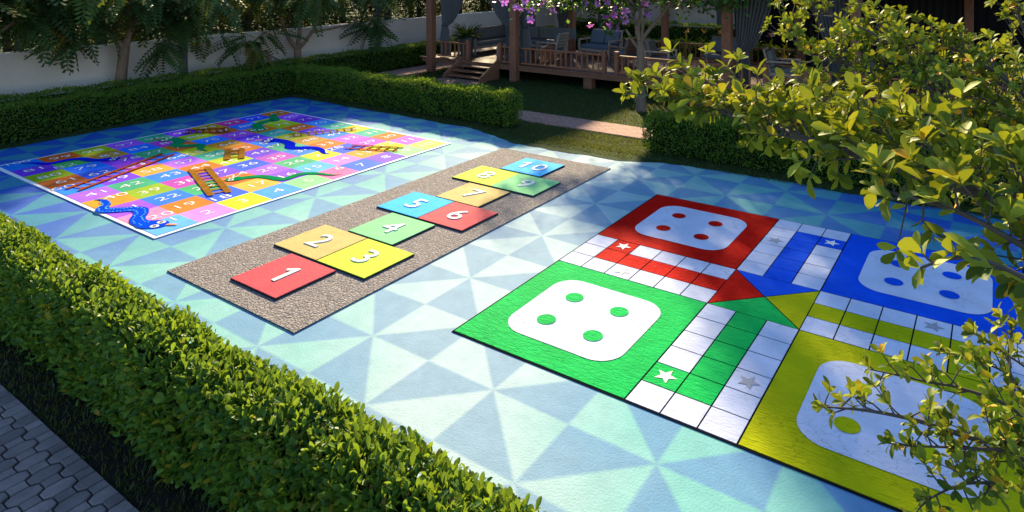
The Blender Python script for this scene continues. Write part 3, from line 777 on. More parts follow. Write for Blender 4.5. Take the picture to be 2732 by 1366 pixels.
# stairs
st = thing('deck_stairs', 'three step timber stairs with sloping side boards leading up to the deck', 'stairs', (-14.25, 16.6, 0))
for k, (yy, zz) in enumerate(((16.26, .14), (16.50, .27), (16.74, .40))):
    MB().box((-.72, yy-.16-16.6, zz-.045), (.72, yy+.14-16.6, zz), bev=.008).build('tread', M_woodx, st)
for sx in (-.76, .76):
    poly = [(16.02, .0), (16.98, .0), (16.98, .60), (16.9, .62), (16.06, .18), (16.0, .10)]
    vs = [(sx-.03, y-16.6, z) for y, z in poly]+[(sx+.03, y-16.6, z) for y, z in poly]; n = len(poly)
    MB().add(vs, [tuple(reversed(range(n))), tuple(range(n, 2*n))]+[(i, (i+1) % n, n+(i+1) % n, n+i) for i in range(n)]).build('stringer', M_woodx, st)
# railings
def railing(label, a, b, posts=(False, False), top=.55, step=.185, nh=.68, low=.07):
    a, b = Vector(a), Vector(b); d = b-a; L = d.length; d.normalize()
    t = thing('deck_railing', label, 'railing', (*((a+b)/2).xy, DZ), 0, 'railings along the timber deck')
    o = Vector((*((a+b)/2).xy, 0)); a, b = a-o, b-o
    up = Vector((0, 0, 1))
    MB().beam(a+up*top, b+up*top, .075, .045, bev=.008).build('top_rail', M_rail, t)
    MB().beam(a+up*low, b+up*low, .04, .05).build('bottom_rail', M_rail, t)
    n = max(2, int(L/step))
    for k in range(1, n):
        p = a.lerp(b, k/n)
        MB().box((p.x-.019, p.y-.019, low+.02), (p.x+.019, p.y+.019, top-.02)).build('baluster', M_rail, t)
    for f, p in zip(posts, (a, b)):
        if f: MB().box((p.x-.06, p.y-.06, .002), (p.x+.06, p.y+.06, nh), bev=.008).build('newel_post', M_wood, t)
railing('short deck railing left of the stairs, ending at a post beside the potted plant', (-16.28, 17.08, 0), (-14.88, 17.08, 0), (0, 1))
railing('very short deck railing between the stairs and the thick second post', (-13.50, 17.08, 0), (-12.94, 17.08, 0), (1, 0))
railing('front deck railing from the thick second post to the middle post pair', (-12.66, 17.08, 0), (-9.62, 17.08, 0), (0, 1))
railing('front deck railing crossing behind the flowering tree trunk', (-9.20, 17.08, 0), (-6.02, 17.08, 0), (1, 0))
railing('front deck railing right of the tall post with the tied curtain', (-5.72, 17.08, 0), (-4.9, 17.08, 0), (0, 1))
railing('front deck railing at the right end behind the yellow leaves', (-3.9, 17.08, 0), (2.8, 17.08, 0), (1, 0))
railing('inner deck railing running back from the front edge to the rear post', (-11.95, 17.15, 0), (-13.05, 21.0, 0))
railing('rear deck railing behind the blue grey seats', (-12.9, 21.25, 0), (-9.6, 21.25, 0), (0, 0))
railing('rear deck railing at the back right of the deck', (-9.2, 21.25, 0), (-5.2, 21.25, 0), (0, 0))

# ------------------------------------------------------------------ curtains
M_curt = mat('curtain_grey', (.135, .125, .13), .9, .1, noise=(30, .2))
M_curtd = mat('curtain_dark', (.03, .028, .028), .9, .05, noise=(30, .2))
M_tie = mat('curtain_tie', (.07, .07, .085), .9, .1)
def curtain(label, x0, x1, y, tie, top=2.95, zt=1.35, bot=.53, n=11, wt=.13, wb=.22, straight=False, yaw=0.0):
    """tie = fraction across (0 left, 1 right) where the cloth is gathered"""
    cx = (x0+x1)/2; W = x1-x0
    t = thing('curtain', label, 'curtain', (cx, y, bot), yaw, 'grey curtains of the deck pavilions')
    NU, NV = n*8, 34; vs, fs = [], []
    H = top-bot
    for j in range(NV+1):
        z = H*j/NV; zz = z+bot
        if straight: l, r_ = -W/2, W/2; amp = .035
        else:
            xc = -W/2+W*tie
            if zz > zt:
                k = (zz-zt)/(top-zt); e = k**.55
                l = xc+(-W/2-xc)*e-wt*(1-e); r_ = xc+(W/2-xc)*e+wt*(1-e); amp = .02+.045*k**.4
            else:
                k = (zt-zz)/(zt-bot); e = min(1, k*2.2)**.7
                w_ = wt+(wb-wt)*e; l, r_ = xc-w_, xc+w_; amp = .02+.02*e
        for i in range(NU+1):
            u = i/NU; sag = 0
            if not straight and zz > zt: sag = -.5*max(0, 1-(zz-zt)/(top-zt))*abs(u-tie)*.0
            vs.append((l+(r_-l)*u+.008*math.sin(9*u+z*3), amp*math.sin(2*PI*n*u+.6*math.sin(z*2))+.01*math.sin(17*u+5*z), z+sag))
    for j in range(NV):
        for i in range(NU): o = j*(NU+1)+i; fs.append((o, o+1, o+NU+2, o+NU+1))
    o = MB().add(vs, fs, 0, True).build('cloth', M_curtd if 'dark' in label else M_curt, t)
    if not straight:
        xc = -W/2+W*tie; r = wt+.012
        MB().tube([(xc+r*math.cos(2*PI*k/20), .06*math.sin(2*PI*k/20), zt-bot+.03*math.sin(2*PI*k/20+.5)) for k in range(21)], .022, 6).build('tie_back', M_tie, t)
    return t
curtain('grey curtain tied back just right of the left corner post', -16.32, -15.05, 17.25, .18, n=10, zt=1.62)
curtain('grey curtain gathered towards the left side of the thick second post', -14.35, -12.92, 17.28, .80, n=10, zt=1.72)
curtain('narrow grey curtain tied on the right side of the thick second post', -12.70, -12.02, 17.28, .10, n=7, zt=1.72, wt=.09)
curtain('grey curtain hanging at the rear post behind the inner railing', -14.10, -13.45, 21.1, .6, n=7, zt=1.5, wt=.12)
curtain('big grey curtain tied beside the tall post right of the flowering tree', -5.80, -4.72, 17.28, .22, n=10, zt=1.42)
curtain('dim grey curtain at the far right of the deck behind the yellow leaves', -3.9, -2.95, 17.28, .8, n=9, zt=1.5)
curtain('straight flat grey curtain closing the back left corner of the pavilion', -17.7+1.0, -15.1, 21.32, .5, top=3.0, n=14, straight=True)
curtain('straight dark curtain along the back of the right pavilion', -4.9, -.8, 21.4, .5, top=3.0, n=22, straight=True)

# ------------------------------------------------------------------ deck furniture
M_frame = woodmat('seat_frame_wood', (.42, .30, .23), (3, 12, 12))
M_framed = woodmat('seat_frame_brown', (.21, .105, .065), (3, 12, 12))
M_cgrey = mat('cushion_grey', (.17, .155, .15), .95, .1, noise=(25, .15), bump=(180, .1))
M_cblue = mat('cushion_blue', (.12, .135, .165), .95, .1, noise=(25, .15), bump=(180, .1))
def cushion(x0, y0, z0, x1, y1, z1, rot=None): return MB().box((x0, y0, z0), (x1, y1, z1), 0, rot, min(.045, (z1-z0)*.45, (x1-x0)*.45))
def armchair(label, wdt, x, y, rz, fm, cm, slats=False, group='wooden lounge seats with grey cushions', cat='armchair', name='lounge_armchair'):
    """faces +x in its own frame"""
    t = thing(name, label, cat, (x, y, DZ), rz, group)
    h = wdt/2; D = .72
    for sy in (-1, 1):
        yy = sy*(h+.035)
        MB().beam((.34, yy, 0), (.34, yy, .58), .06, .055, up=(0, 1, 0)).build('leg', fm, t)
        MB().beam((-.36, yy, 0), (-.42, yy, .62), .06, .055, up=(0, 1, 0)).build('leg', fm, t)
        MB().beam((-.43, yy, .605), (.37, yy, .605), .07, .045).build('armrest', fm, t)
    mb = MB()
    mb.beam((.33, -h, .27), (.33, h, .27), .05, .08).beam((-.36, -h, .27), (-.36, h, .27), .05, .08)
    for sy in (-1, 1): mb.beam((-.36, sy*(h+.0), .27), (.33, sy*(h+.0), .27), .04, .08)
    mb.build('seat_frame', fm, t)
    cushion(-.34, -h+.01, .31, .36, h-.01, .44).build('seat_cushion', cm, t)
    tilt = Matrix.Translation((-.33, 0, .43)) @ Matrix.Rotation(R(-16), 4, 'Y')
    k = 1 if wdt < .9 else 2
    for i in range(k):
        y0 = -h+.015+i*wdt/k; y1 = y0+wdt/k-.03
        cushion(-.005, y0, 0, .13, y1, .46, tilt).build('back_cushion', cm, t)
    mb = MB()
    if slats:
        for zz in (.02, .13, .24, .35, .46): mb.box((-.05, -h, zz), (-.025, h, zz+.075), 0, tilt)
    mb.box((-.055, -h-.02, .46), (-.012, h+.02, .53), 0, tilt)
    for sy in (-1, 1): mb.box((-.055, sy*h-.025, -.2), (-.012, sy*h+.025, .5), 0, tilt)
    mb.build('back_frame', fm, t)
    return t
armchair('slat backed wooden armchair seen from behind, beside the inner railing', .62, -12.62, 18.75, PI+.05, M_frame, M_cblue, True)
armchair('wide blue cushioned loveseat facing the court in the middle of the deck', 1.22, -11.55, 20.2, -PI/2-.1, M_frame, M_cblue, False, cat='loveseat', name='loveseat')
armchair('wooden lounge armchair with slatted back turned away, left of the flowering tree', .66, -9.85, 18.9, PI-.35, M_framed, M_cblue, True)
armchair('open armed grey armchair facing right, just right of the flowering tree trunk', .62, -8.45, 18.55, .08, M_frame, M_cgrey)
armchair('dark blue wide seat half hidden behind the tall right post', 1.25, -7.0, 20.1, -PI/2-.05, M_framed, M_cblue, False, cat='loveseat', name='loveseat')
armchair('pale framed armchair facing right beside the big tied curtain', .60, -4.75, 18.35, .12, M_frame, M_cgrey)
armchair('farthest right grey armchair half lost behind yellow leaves', .60, -2.9, 18.6, PI-.1, M_frame, M_cgrey)
sofa = thing('corner_sofa', 'large grey L shaped corner sofa in the left pavilion', 'sofa', (-15.2, 19.8, DZ))
mb = MB()
for a, b in (((-1.1, -1.55, .22), (-.35, .95, .30)), ((-1.1, .20, .22), (2.3, .95, .30))): pass
mb.box((-1.15, -1.6, .20), (-.32, 1.05, .29)).box((-.32, .25, .20), (2.2, 1.05, .29)).build('base_frame', M_frame, sofa)
mb = MB()
mb.beam((-1.12, -1.58, 0), (-1.12, -1.58, .66), .06, .06, up=(0, 1, 0)).beam((-.35, -1.58, 0), (-.35, -1.58, .66), .06, .06, up=(0, 1, 0)).beam((-1.15, -1.58, .66), (-.32, -1.58, .66), .065, .045)
mb.build('arm_frame', M_frame, sofa)
for x_, y_ in ((-.36, .3), (2.15, .3), (2.15, 1.0), (-1.1, 1.0)):
    MB().box((x_-.03, y_-.03, 0), (x_+.03, y_+.03, .2)).build('leg', M_frame, sofa)
for y0 in (-1.53, -.66): cushion(-1.12, y0, .29, -.33, y0+.85, .45).build('seat_cushion', M_cgrey, sofa)
for x0 in (-.31, .52, 1.36): cushion(x0, .25, .29, x0+.82, 1.02, .45).build('seat_cushion', M_cgrey, sofa)
cushion(-1.12, .21, .29, -.33, 1.02, .45).build('seat_cushion', M_cgrey, sofa)
for y0 in (-1.53, -.66, .2): cushion(-1.14, y0, .45, -.96, y0+.85, .88).build('back_cushion', M_cgrey, sofa)
for x0 in (-.94, -.1, .73, 1.5): cushion(x0, .86, .45, x0+.8, 1.04, .88).build('back_cushion', M_cgrey, sofa)
ct = thing('coffee_table', 'low pale wooden coffee table in front of the corner sofa', 'table', (-14.05, 18.45, DZ))
MB().box((-.42, -.36, .38), (.42, .36, .43), bev=.008).build('table_top', M_frame, ct)
for sx in (-1, 1):
    for sy in (-1, 1): MB().box((sx*.38-.035, sy*.32-.035, 0), (sx*.38+.035, sy*.32+.035, .38)).build('leg', M_frame, ct)
MB().box((-.35, -.34, .02), (.35, -.29, .10)).box((-.35, .29, .02), (.35, .34, .10)).build('stretcher', M_frame, ct)
ct = thing('side_table', 'small pale side table behind the yellow leaves on the right', 'table', (-3.75, 17.9, DZ))
MB().box((-.25, -.25, .42), (.25, .25, .46), bev=.008).build('table_top', M_frame, ct)
for sx in (-1, 1):
    for sy in (-1, 1): MB().beam((sx*.22, sy*.22, .42), (sx*.26, sy*.26, 0), .04, .04, up=(0, 1, 0)).build('leg', M_frame, ct)
# potted plant
M_pot = mat('pot_grey', (.07, .08, .085), .7, .3, noise=(6, .2))
ML_spike = leafmat('spiky_leaf', (.018, .045, .014), (.04, .085, .02), (.10, .16, .02), .3)
BLADE = ([(0, -.5, 0), (.3, -.7, .03), (.7, -.45, -.05), (1, 0, -.28), (.7, .45, -.05), (.3, .7, .03), (0, .5, 0), (.3, 0, -.01), (.7, 0, -.09)],
         [(0, 1, 7), (0, 7, 6), (7, 5, 6), (1, 2, 8, 7), (7, 8, 4, 5), (2, 3, 8), (8, 3, 4)])
def blade(k): return ([(x, y*k, z) for x, y, z in BLADE[0]], BLADE[1])
def spiky(name, label, x, y, z, n, L, group=None, pot=True, up=.9):
    t = thing(name, label, 'potted plant' if pot else 'plant', (x, y, z), 0, group)
    zb = 0
    if pot:
        prof = [(.17, 0), (.21, .05), (.25, .62), (.27, .64), (.27, .70), (.235, .70), (.22, .60), (0.001, .60)]
        mb = MB(); k = 24
        vs = [(r*math.cos(2*PI*i/k), r*math.sin(2*PI*i/k), h) for r, h in prof for i in range(k)]
        fs = [(a*k+i, a*k+(i+1) % k, (a+1)*k+(i+1) % k, (a+1)*k+i) for a in range(len(prof)-1) for i in range(k)]
        mb.add(vs, fs, 0, True).add([(.17*math.cos(-2*PI*i/k), .17*math.sin(-2*PI*i/k), 0.0) for i in range(k)], [tuple(range(k))]).build('pot', M_pot, t); zb = .6
    ang = rng.uniform(0, 2*PI, n); el = rng.uniform(.25, 1.35, n)*up
    D = np.stack([np.cos(ang)*np.cos(el), np.sin(ang)*np.cos(el), np.sin(el)], 1)
    P = np.tile((0, 0, zb), (n, 1))+D*[.03, .03, 0.02]
    scatter('leaves', blade(.055), P, frames(D), L*rng.uniform(.6, 1.1, n), [ML_spike], None, t, True)
    return t
spiky('potted_plant', 'spiky leaved plant in a tall dark grey pot by the left curtain', -15.42, 17.62, DZ, 70, .78)
spiky('potted_plant', 'dim spiky plant in a pot standing deep in the right pavilion', -4.15, 20.4, DZ, 60, .9)

# ------------------------------------------------------------------ flower bed plants behind the deck
M_petal_o = leafmat('canna_petal', (.60, .22, .02), (.70, .38, .05), (.8, .45, .05), .4)
M_petal_p = leafmat('pink_petal', (.65, .22, .25), (.75, .35, .32), (.8, .4, .35), .4)
ML_can = leafmat('canna_leaf', (.03, .07, .012), (.06, .12, .02), (.45, .42, .03), .5)
for i, x in enumerate(np.linspace(-9.2, -4.6, 9)):
    t = thing('canna_plant', 'pink flowered canna plant behind the deck' if i in (5, 6) else 'upright canna plant with yellow lit leaves in the bed behind the deck', 'plant', (x, 22.4+rng.uniform(-.2, .2), 0), 0, 'pink cannas behind the deck' if i in (5, 6) else 'cannas behind the deck')
    n = 11; ang = rng.uniform(0, 2*PI, n); el = rng.uniform(.7, 1.4, n)
    D = np.stack([np.cos(ang)*np.cos(el), np.sin(ang)*np.cos(el), np.sin(el)], 1)
    P = np.stack([np.zeros(n), np.zeros(n), rng.uniform(.3, .95, n)], 1)
    scatter('leaves', blade(.16), P, frames(D), rng.uniform(.32, .55, n), [ML_can], None, t, True)
    MB().tube([(0, 0, 0), (.02, .01, .7), (.03, 0, 1.3)], [.02, .016, .01], 6).build('stem', M_stem, t)
    n = 9; ang = rng.uniform(0, 2*PI, n); el = rng.uniform(.2, 1.3, n)
    D = np.stack([np.cos(ang)*np.cos(el), np.sin(ang)*np.cos(el), np.sin(el)], 1)
    scatter('flower', LEAF, np.tile((.03, 0, 1.28), (n, 1))+D*.03, frames(D), rng.uniform(.10, .2, n), [M_petal_p if i in (5, 6) else M_petal_o], None, t)

# ------------------------------------------------------------------ trees
M_bark = mat('bark_brown', (.27, .16, .105), .85, .2, noise=(5, .35), bump=(18, .5), stretch=(2, 2, .7))
M_barkg = mat('bark_grey', (.115, .10, .095), .85, .2, noise=(5, .3), bump=(18, .5), stretch=(2, 2, .7))
ML_tree = leafmat('feathery_leaf', (.040, .085, .028), (.075, .135, .036), (.24, .27, .03), .28, .5, .10)
ML_wood = leafmat('wood_leaf', (.014, .030, .010), (.032, .056, .014), (.16, .16, .02), .22, .6, .08)
def limb(p, q, sag=.0, n=5, wob=.04):
    p, q = Vector(p), Vector(q); out = []
    for i in range(n+1):
        t = i/n; v = p.lerp(q, t); v.z += sag*math.sin(PI*t)
        if 0 < i < n: v += Vector((rng.normal(), rng.normal(), rng.normal()*.5))*wob*(q-p).length*.3
        out.append(v)
    return out
def feather_tree(label, x, y, bark, limbs, fronds, tr=.12, group=None, top=None, fl=(.7, 1.05)):
    """limbs: list of (points, r0, r1) relative to base; fronds: list of (tip, n, droop, spread)"""
    t = thing('feathery_tree', label, 'tree', (x, y, 0), 0, group)
    mb = MB()
    for pts, r0, r1 in limbs:
        P = smooth([Vector(p) for p in pts], 4)
        mb.tube(P, [r0+(r1-r0)*i/(len(P)-1) for i in range(len(P))], 10)
    mb.build('trunk', bark, t)
    PP, DD, NN = [], [], []
    for tip, n, droop, spr in fronds:
        a = rng.uniform(0, 2*PI, n); e = rng.uniform(-.55, .75, n)-droop
        D = np.stack([np.cos(a)*np.cos(e), np.sin(a)*np.cos(e), np.sin(e)], 1)
        PP.append(np.array(tip)+rng.normal(0, spr, (n, 3))*(1, 1, .6)); DD.append(D)
    P, D = np.concatenate(PP), np.concatenate(DD)
    scatter('crown', FROND, P, frames(D, None, rng.normal(0, .35, len(D))), rng.uniform(*fl, len(P)), [ML_tree], None, t)
    return t
def crown_tips(cx, cy, z0, z1, r, n, per, droop=.25, spr=.14):
    out = []
    for _ in range(n):
        a = rng.uniform(0, 2*PI); rr = r*math.sqrt(rng.random()); z = z0+(z1-z0)*rng.random()
        k = math.sin(PI*min(1, max(0.12, (z-z0)/(z1-z0)*.8+.12)))
        out.append(((cx+rr*k*math.cos(a), cy+rr*k*math.sin(a), z), per, droop, spr))
    return out
rt = lambda: (rng.uniform(-.5, .5), rng.uniform(-.5, .5))
feather_tree('forked brown barked tree with drooping feathery leaves, first from the left', -19.0, 8.15, M_bark,
    [([(0, 0, 0), (.03, .03, .8), (.06, .10, 1.55)], .15, .12), ([(.06, .10, 1.5), (.05, .30, 2.2), (.1, .75, 3.4), (0, 1.0, 4.4)], .10, .04),
     ([(.06, .10, 1.5), (-.05, -.25, 2.0), (-.1, -.7, 2.7), (0, -1.3, 3.6)], .075, .03), ([(.05, .30, 2.2), (.3, .55, 2.9), (.5, .3, 4.0)], .05, .02)],
    crown_tips(.1, -1.4, 2.5, 3.7, 2.0, 22, 8)+crown_tips(.3, .5, 2.6, 3.7, 1.5, 12, 8)+[((.5, -1.5, 2.2), 8, .5, .12), ((.5, -1.05, 2.05), 6, .6, .1), ((.3, -.6, 2.35), 9, .2, .1)])
feather_tree('grey straight trunked tree with broad feathery fronds between two brown trees', -18.95, 9.75, M_barkg,
    [([(0, 0, 0), (.0, .0, 1.0), (.02, .0, 2.2), (.05, .05, 3.6), (0, .2, 4.6)], .135, .05), ([(.02, 0, 1.35), (.2, -.35, 1.5), (.5, -.8, 1.65)], .035, .015), ([(.02, 0, 2.4), (.3, .5, 2.8), (.6, 1.0, 3.2)], .05, .02)],
    [((.2, .0, 2.15), 12, .25, .08), ((.25, -.3, 2.25), 8, .3, .1)]+crown_tips(.1, .1, 2.45, 3.6, 1.8, 22, 8)+[((.55, -.9, 1.6), 9, .3, .14), ((.3, .6, 1.75), 6, .3, .1)])
feather_tree('brown tree branching low into three limbs with leaves fanning over the white wall', -18.85, 13.3, M_bark,
    [([(0, 0, 0), (.0, .02, .6), (.02, .0, 1.0)], .13, .11), ([(.02, 0, .95), (-.05, -.35, 1.5), (-.1, -.6, 2.3), (.0, -.9, 3.4)], .085, .03),
     ([(.02, 0, .95), (.1, .02, 1.7), (.1, -.05, 2.5), (.1, 0, 3.6)], .08, .03), ([(.02, 0, .95), (.1, .35, 1.35), (.1, .75, 1.9), (.15, 1.0, 2.5)], .07, .03),
     ([(.1, .5, 1.5), (.35, 1.2, 1.6), (.5, 1.75, 1.72), (.6, 2.1, 2.0)], .042, .02), ([(.5, 1.7, 1.7), (.6, 2.2, 1.62), (.65, 2.6, 1.66)], .022, .012),
     ([(.05, -.1, .35), (.4, -.9, .75), (.6, -1.7, 1.2), (.7, -2.3, 1.55)], .035, .018)],
    crown_tips(.2, -.8, 2.45, 3.7, 1.8, 22, 8)+crown_tips(.3, 1.2, 2.4, 3.6, 1.4, 12, 8)+[((.65, 2.55, 1.85), 16, .1, .12), ((.65, 2.5, 1.55), 10, .45, .1), ((.7, -2.1, 1.45), 12, .3, .13), ((.7, -1.75, 1.2), 7, .6, .1), ((.6, -1.5, 1.7), 8, .2, .14)])
feather_tree('leafy tree at the far left edge whose crown overhangs the wall', -18.9, 5.3, M_bark,
    [([(0, 0, 0), (0, .05, 1.5), (.1, .1, 3), (.1, 0, 4.2)], .14, .04), ([(.05, .1, 2.0), (.4, .6, 2.5), (.7, 1.0, 3.1)], .05, .02)],
    crown_tips(.2, .3, 2.5, 3.8, 1.9, 30, 9))
def bushy_tree(label, x, y, h, r, n, leaf, group, bark=M_barkg, zlow=.5, trunks=2, ml=None, name='bushy_tree'):
    t = thing(name, label, 'tree', (x, y, 0), 0, group)
    mb = MB()
    for k in range(trunks):
        a = rng.uniform(0, 2*PI); d = Vector((math.cos(a), math.sin(a), 0))
        mb.tube(smooth([d*.06, d*.12+Vector((0, 0, h*.3)), d*r*.25+Vector((0, 0, h*.6)), d*r*.5+Vector((0, 0, h*.9))], 4), [.13-.11*i/12 for i in range(13)], 8)
    mb.build('trunk', bark, t)
    K = 34                                            # leaf clumps through the crown's volume
    ca = rng.uniform(0, 2*PI, K); cz = rng.random(K); cr_ = r*np.sqrt(rng.random(K))*np.sin(PI*np.clip(cz*.8+.16, 0, 1))
    C = np.stack([cr_*np.cos(ca), cr_*np.sin(ca), zlow+(h-zlow)*cz], 1)
    P = C[rng.integers(0, K, n)]+rng.normal(0, .30*r/1.8, (n, 3))
    D = rng.normal(0, 1, (n, 3))*(1, 1, .6)+np.array((0, 0, -.25))
    scatter('crown', LEAF_S, P, frames(D, rng.normal(0, .5, (n, 3))+np.array((0, 0, 1.))), leaf*rng.uniform(.6, 1.3, n), [ml or ML_wood], None, t)
    return t
g = 'dark trees beyond the white wall'
lab = 'dark bushy tree in the dense row beyond the white wall'
for i, y in enumerate(np.arange(2.5, 33, 2.15)):
    bushy_tree(lab, -21.6+rng.uniform(-.4, .4), y+rng.uniform(-.3, .3), rng.uniform(4.2, 5.2) if y < 19 else rng.uniform(6.6, 7.4), 1.85, 4400 if y < 19 else 6000, .15, g)  # trees towards the deck made taller and denser to block its sun
for i, y in enumerate(np.arange(4, 36, 3.3)):
    bushy_tree(lab, -24.8+rng.uniform(-.6, .6), y+rng.uniform(-.3, .3), rng.uniform(5, 6.4), 2.3, 2600, .2, g)
bt = thing('bare_trunk_tree', 'slender grey trunk forking above the white wall left of the corner post', 'tree', (-20.3, 17.9, 0))
mb = MB()
for P, r0, r1 in (([(0, 0, 0), (0, .02, 1.5), (.02, .0, 3.2), (0, .1, 4.5)], .14, .08), ([(0, .02, 1.75), (.1, .5, 2.4), (.2, .75, 3.4)], .06, .03), ([(.05, .3, 1.85), (.1, 1.0, 2.25), (.2, 2.0, 3.0)], .035, .015)):
    P = smooth([Vector(p) for p in P], 4); mb.tube(P, [r0+(r1-r0)*i/(len(P)-1) for i in range(len(P))], 9)
mb.build('trunk', M_barkg, bt)
tp = crown_tips(.2, .6, 2.6, 5.2, 1.8, 26, 9)
PP = np.concatenate([np.array(a)+rng.normal(0, .14, (9, 3)) for a, *_ in tp]); a = rng.uniform(0, 2*PI, len(PP)); e = rng.uniform(-.7, .5, len(PP))
scatter('crown', FROND, PP, frames(np.stack([np.cos(a)*np.cos(e), np.sin(a)*np.cos(e), np.sin(e)], 1)), rng.uniform(.6, .9, len(PP)), [ML_tree], None, bt)
g2 = 'dark trees behind the deck'
lab2 = 'dark bushy tree standing beyond the deck and its back garden'
for x, y, h in ((-17.2, 31.5, 6), (-14.4, 31.8, 5.6), (-11.6, 31.5, 6), (-8.8, 31.6, 5.4), (-6.4, 31.2, 6)):
    bushy_tree(lab2, x, y, h, 2.0, 2600, .18, g2)
for i, (x, y) in enumerate(((-18.2, 25.0), (-15.6, 27.8), (-12.6, 27.9), (-9.9, 27.8), (-18.0, 28.2))):  # trees added to keep the sun off the deck floor
    bushy_tree('tall leafy tree added behind the deck and hedges to shade the floor', x, y, rng.uniform(6.8, 7.6), 2.1, 7000, .17, 'trees added behind the deck for shade', zlow=2.5)
pal = thing('fan_palm', 'dark palm with drooping fronds behind the deck near the grey wall', 'palm', (-14.2, 24.9, 0))
MB().tube([(0, 0, 0), (.02, 0, 1.2), (0, .02, 2.5)], [.16, .13, .11], 10).build('trunk', M_barkg, pal)
n = 46; a = rng.uniform(0, 2*PI, n); e = rng.uniform(-.9, .9, n)
scatter('crown', FROND, np.tile((0, 0, 2.45), (n, 1))+rng.normal(0, .06, (n, 3)), frames(np.stack([np.cos(a)*np.cos(e), np.sin(a)*np.cos(e), np.sin(e)], 1)), rng.uniform(1.0, 1.5, n), [ML_tree], None, pal)

# ------------------------------------------------------------------ purple flowering tree
ML_orch = leafmat('orchid_leaf', (.025, .075, .012), (.05, .13, .02), (.16, .32, .03), .4)
M_pet = leafmat('orchid_petal', (.46, .14, .60), (.66, .26, .74), (.55, .16, .62), .35)
M_heart = mat('petal_heart', (.42, .015, .10), .6, .2)
fx, fy = -7.45, 15.12
ft = thing('flowering_tree', 'slim grey trunked tree with hanging purple flowers in front of the deck', 'tree', (fx, fy, 0))
def rel(px, py, dY=0.0):
    v = at(px, py, 16.73+dY); return (v.x-fx, v.y-fy, v.z)
mb = MB()
for P, r0, r1 in (([(0, 0, 0), (0, 0, .05), rel(1711, 230), rel(1709, 150), rel(1708, 108)], .150, .088),
                  ([rel(1708, 112), rel(1735, 75), rel(1762, 45), rel(1790, 8), rel(1835, -60), rel(1880, -150)], .055, .025),
                  ([rel(1762, 45), rel(1780, 20), rel(1800, -20), rel(1810, -80)], .05, .02),
                  ([rel(1705, 112), rel(1703, 70), rel(1708, 30), rel(1700, -30), rel(1690, -120)], .055, .025),
                  ([rel(1712, 105), rel(1717, 60), rel(1735, 0), rel(1760, -80)], .045, .02),
                  ([rel(1700, 100), rel(1695, 60), rel(1680, 10), rel(1640, -60), rel(1590, -130)], .045, .02),
                  ([rel(1706, 132), rel(1690, 112), rel(1676, 88), rel(1669, 78)], .045, .03),
                  ([rel(1780, 18), rel(1830, 8), rel(1890, -15), rel(1950, -50)], .03, .012)):
    P = smooth([Vector(p) for p in P], 4); mb.tube(P, [r0+(r1-r0)*i/(len(P)-1) for i in range(len(P))], 10)
mb.build('trunk', M_bark if False else mat('orchid_bark', (.20, .135, .10), .85, .2, noise=(6, .3), bump=(22, .4), stretch=(2, 2, .6)), ft)
clumps = [(rel(px, py, dy), r) for px, py, dy, r in ((1400, -5, .2, .30), (1450, -12, 0, .30), (1500, -10, .3, .30), (1550, -15, 0, .3), (1620, 5, .2, .30), (1660, 25, -.1, .33), (1640, 60, 0, .26), (1690, 5, .3, .3), (1740, -10, .2, .28), (1840, 0, .2, .22), (1900, -20, 0, .28), (1960, -25, .2, .26),
            (1420, 15, 0, .18), (1625, 72, .1, .14), (1800, -60, 0, .4), (1350, -60, 0, .4))]
for k in range(150):
    a = rng.uniform(0, 2*PI); rr = 2.5*math.sqrt(rng.random()); clumps.append(((1.5+rr*math.cos(a), rr*math.sin(a), 2.95+2.7*rng.random()), .36))
for k in range(30): clumps.append(((-1.25+rng.normal()*.4, -.5+rng.normal()*.5, 2.95+.5*rng.random()), .34))
PP, CC = [], []
for c, r_ in clumps:
    n = int(88*(r_/.3)**2); PP.append(np.array(c)+rng.normal(0, r_*.6, (n, 3)))
P = np.concatenate(PP); n = len(P)
scatter('crown', leaf_tpl(.9, .1, .3, .5), P, frames(rng.normal(0, 1, (n, 3))*(1, 1, .5)+np.array((0, 0, -.3))), rng.uniform(.07, .12, n), [ML_orch], None, ft)
FL = []
for (px, py) in ((1378, 18), (1400, 5), (1430, 10), (1405, 25), (1420, 28), (1388, 22), (1445, 8), (1412, 48), (1418, 55), (1475, 25), (1478, 30), (1505, 12), (1560, 8), (1622, 5), (1640, 18), (1655, 10), (1670, 30), (1668, 48), (1636, 40), (1640, 45), (1620, 45),
                 (1612, 45), (1625, 70), (1650, 72), (1632, 62), (1668, 58), (1728, 40), (1722, 10), (1690, 8), (1715, 5), (1575, 66), (1820, 2), (1902, 5), (1345, 5), (1360, -10), (1520, -10), (1580, -15)):
    FL.append((Vector(rel(px+rng.uniform(-2, 2), py+rng.uniform(-2, 2), rng.uniform(-.35, -.1)))))
for k in range(60):
    c, r_ = clumps[rng.integers(14, len(clumps))]; FL.append(Vector(c)+Vector(rng.normal(0, .25, 3)))
camd = (Vector((0, 0, CAMZ))-Vector((fx, fy, 2.5))).normalized()
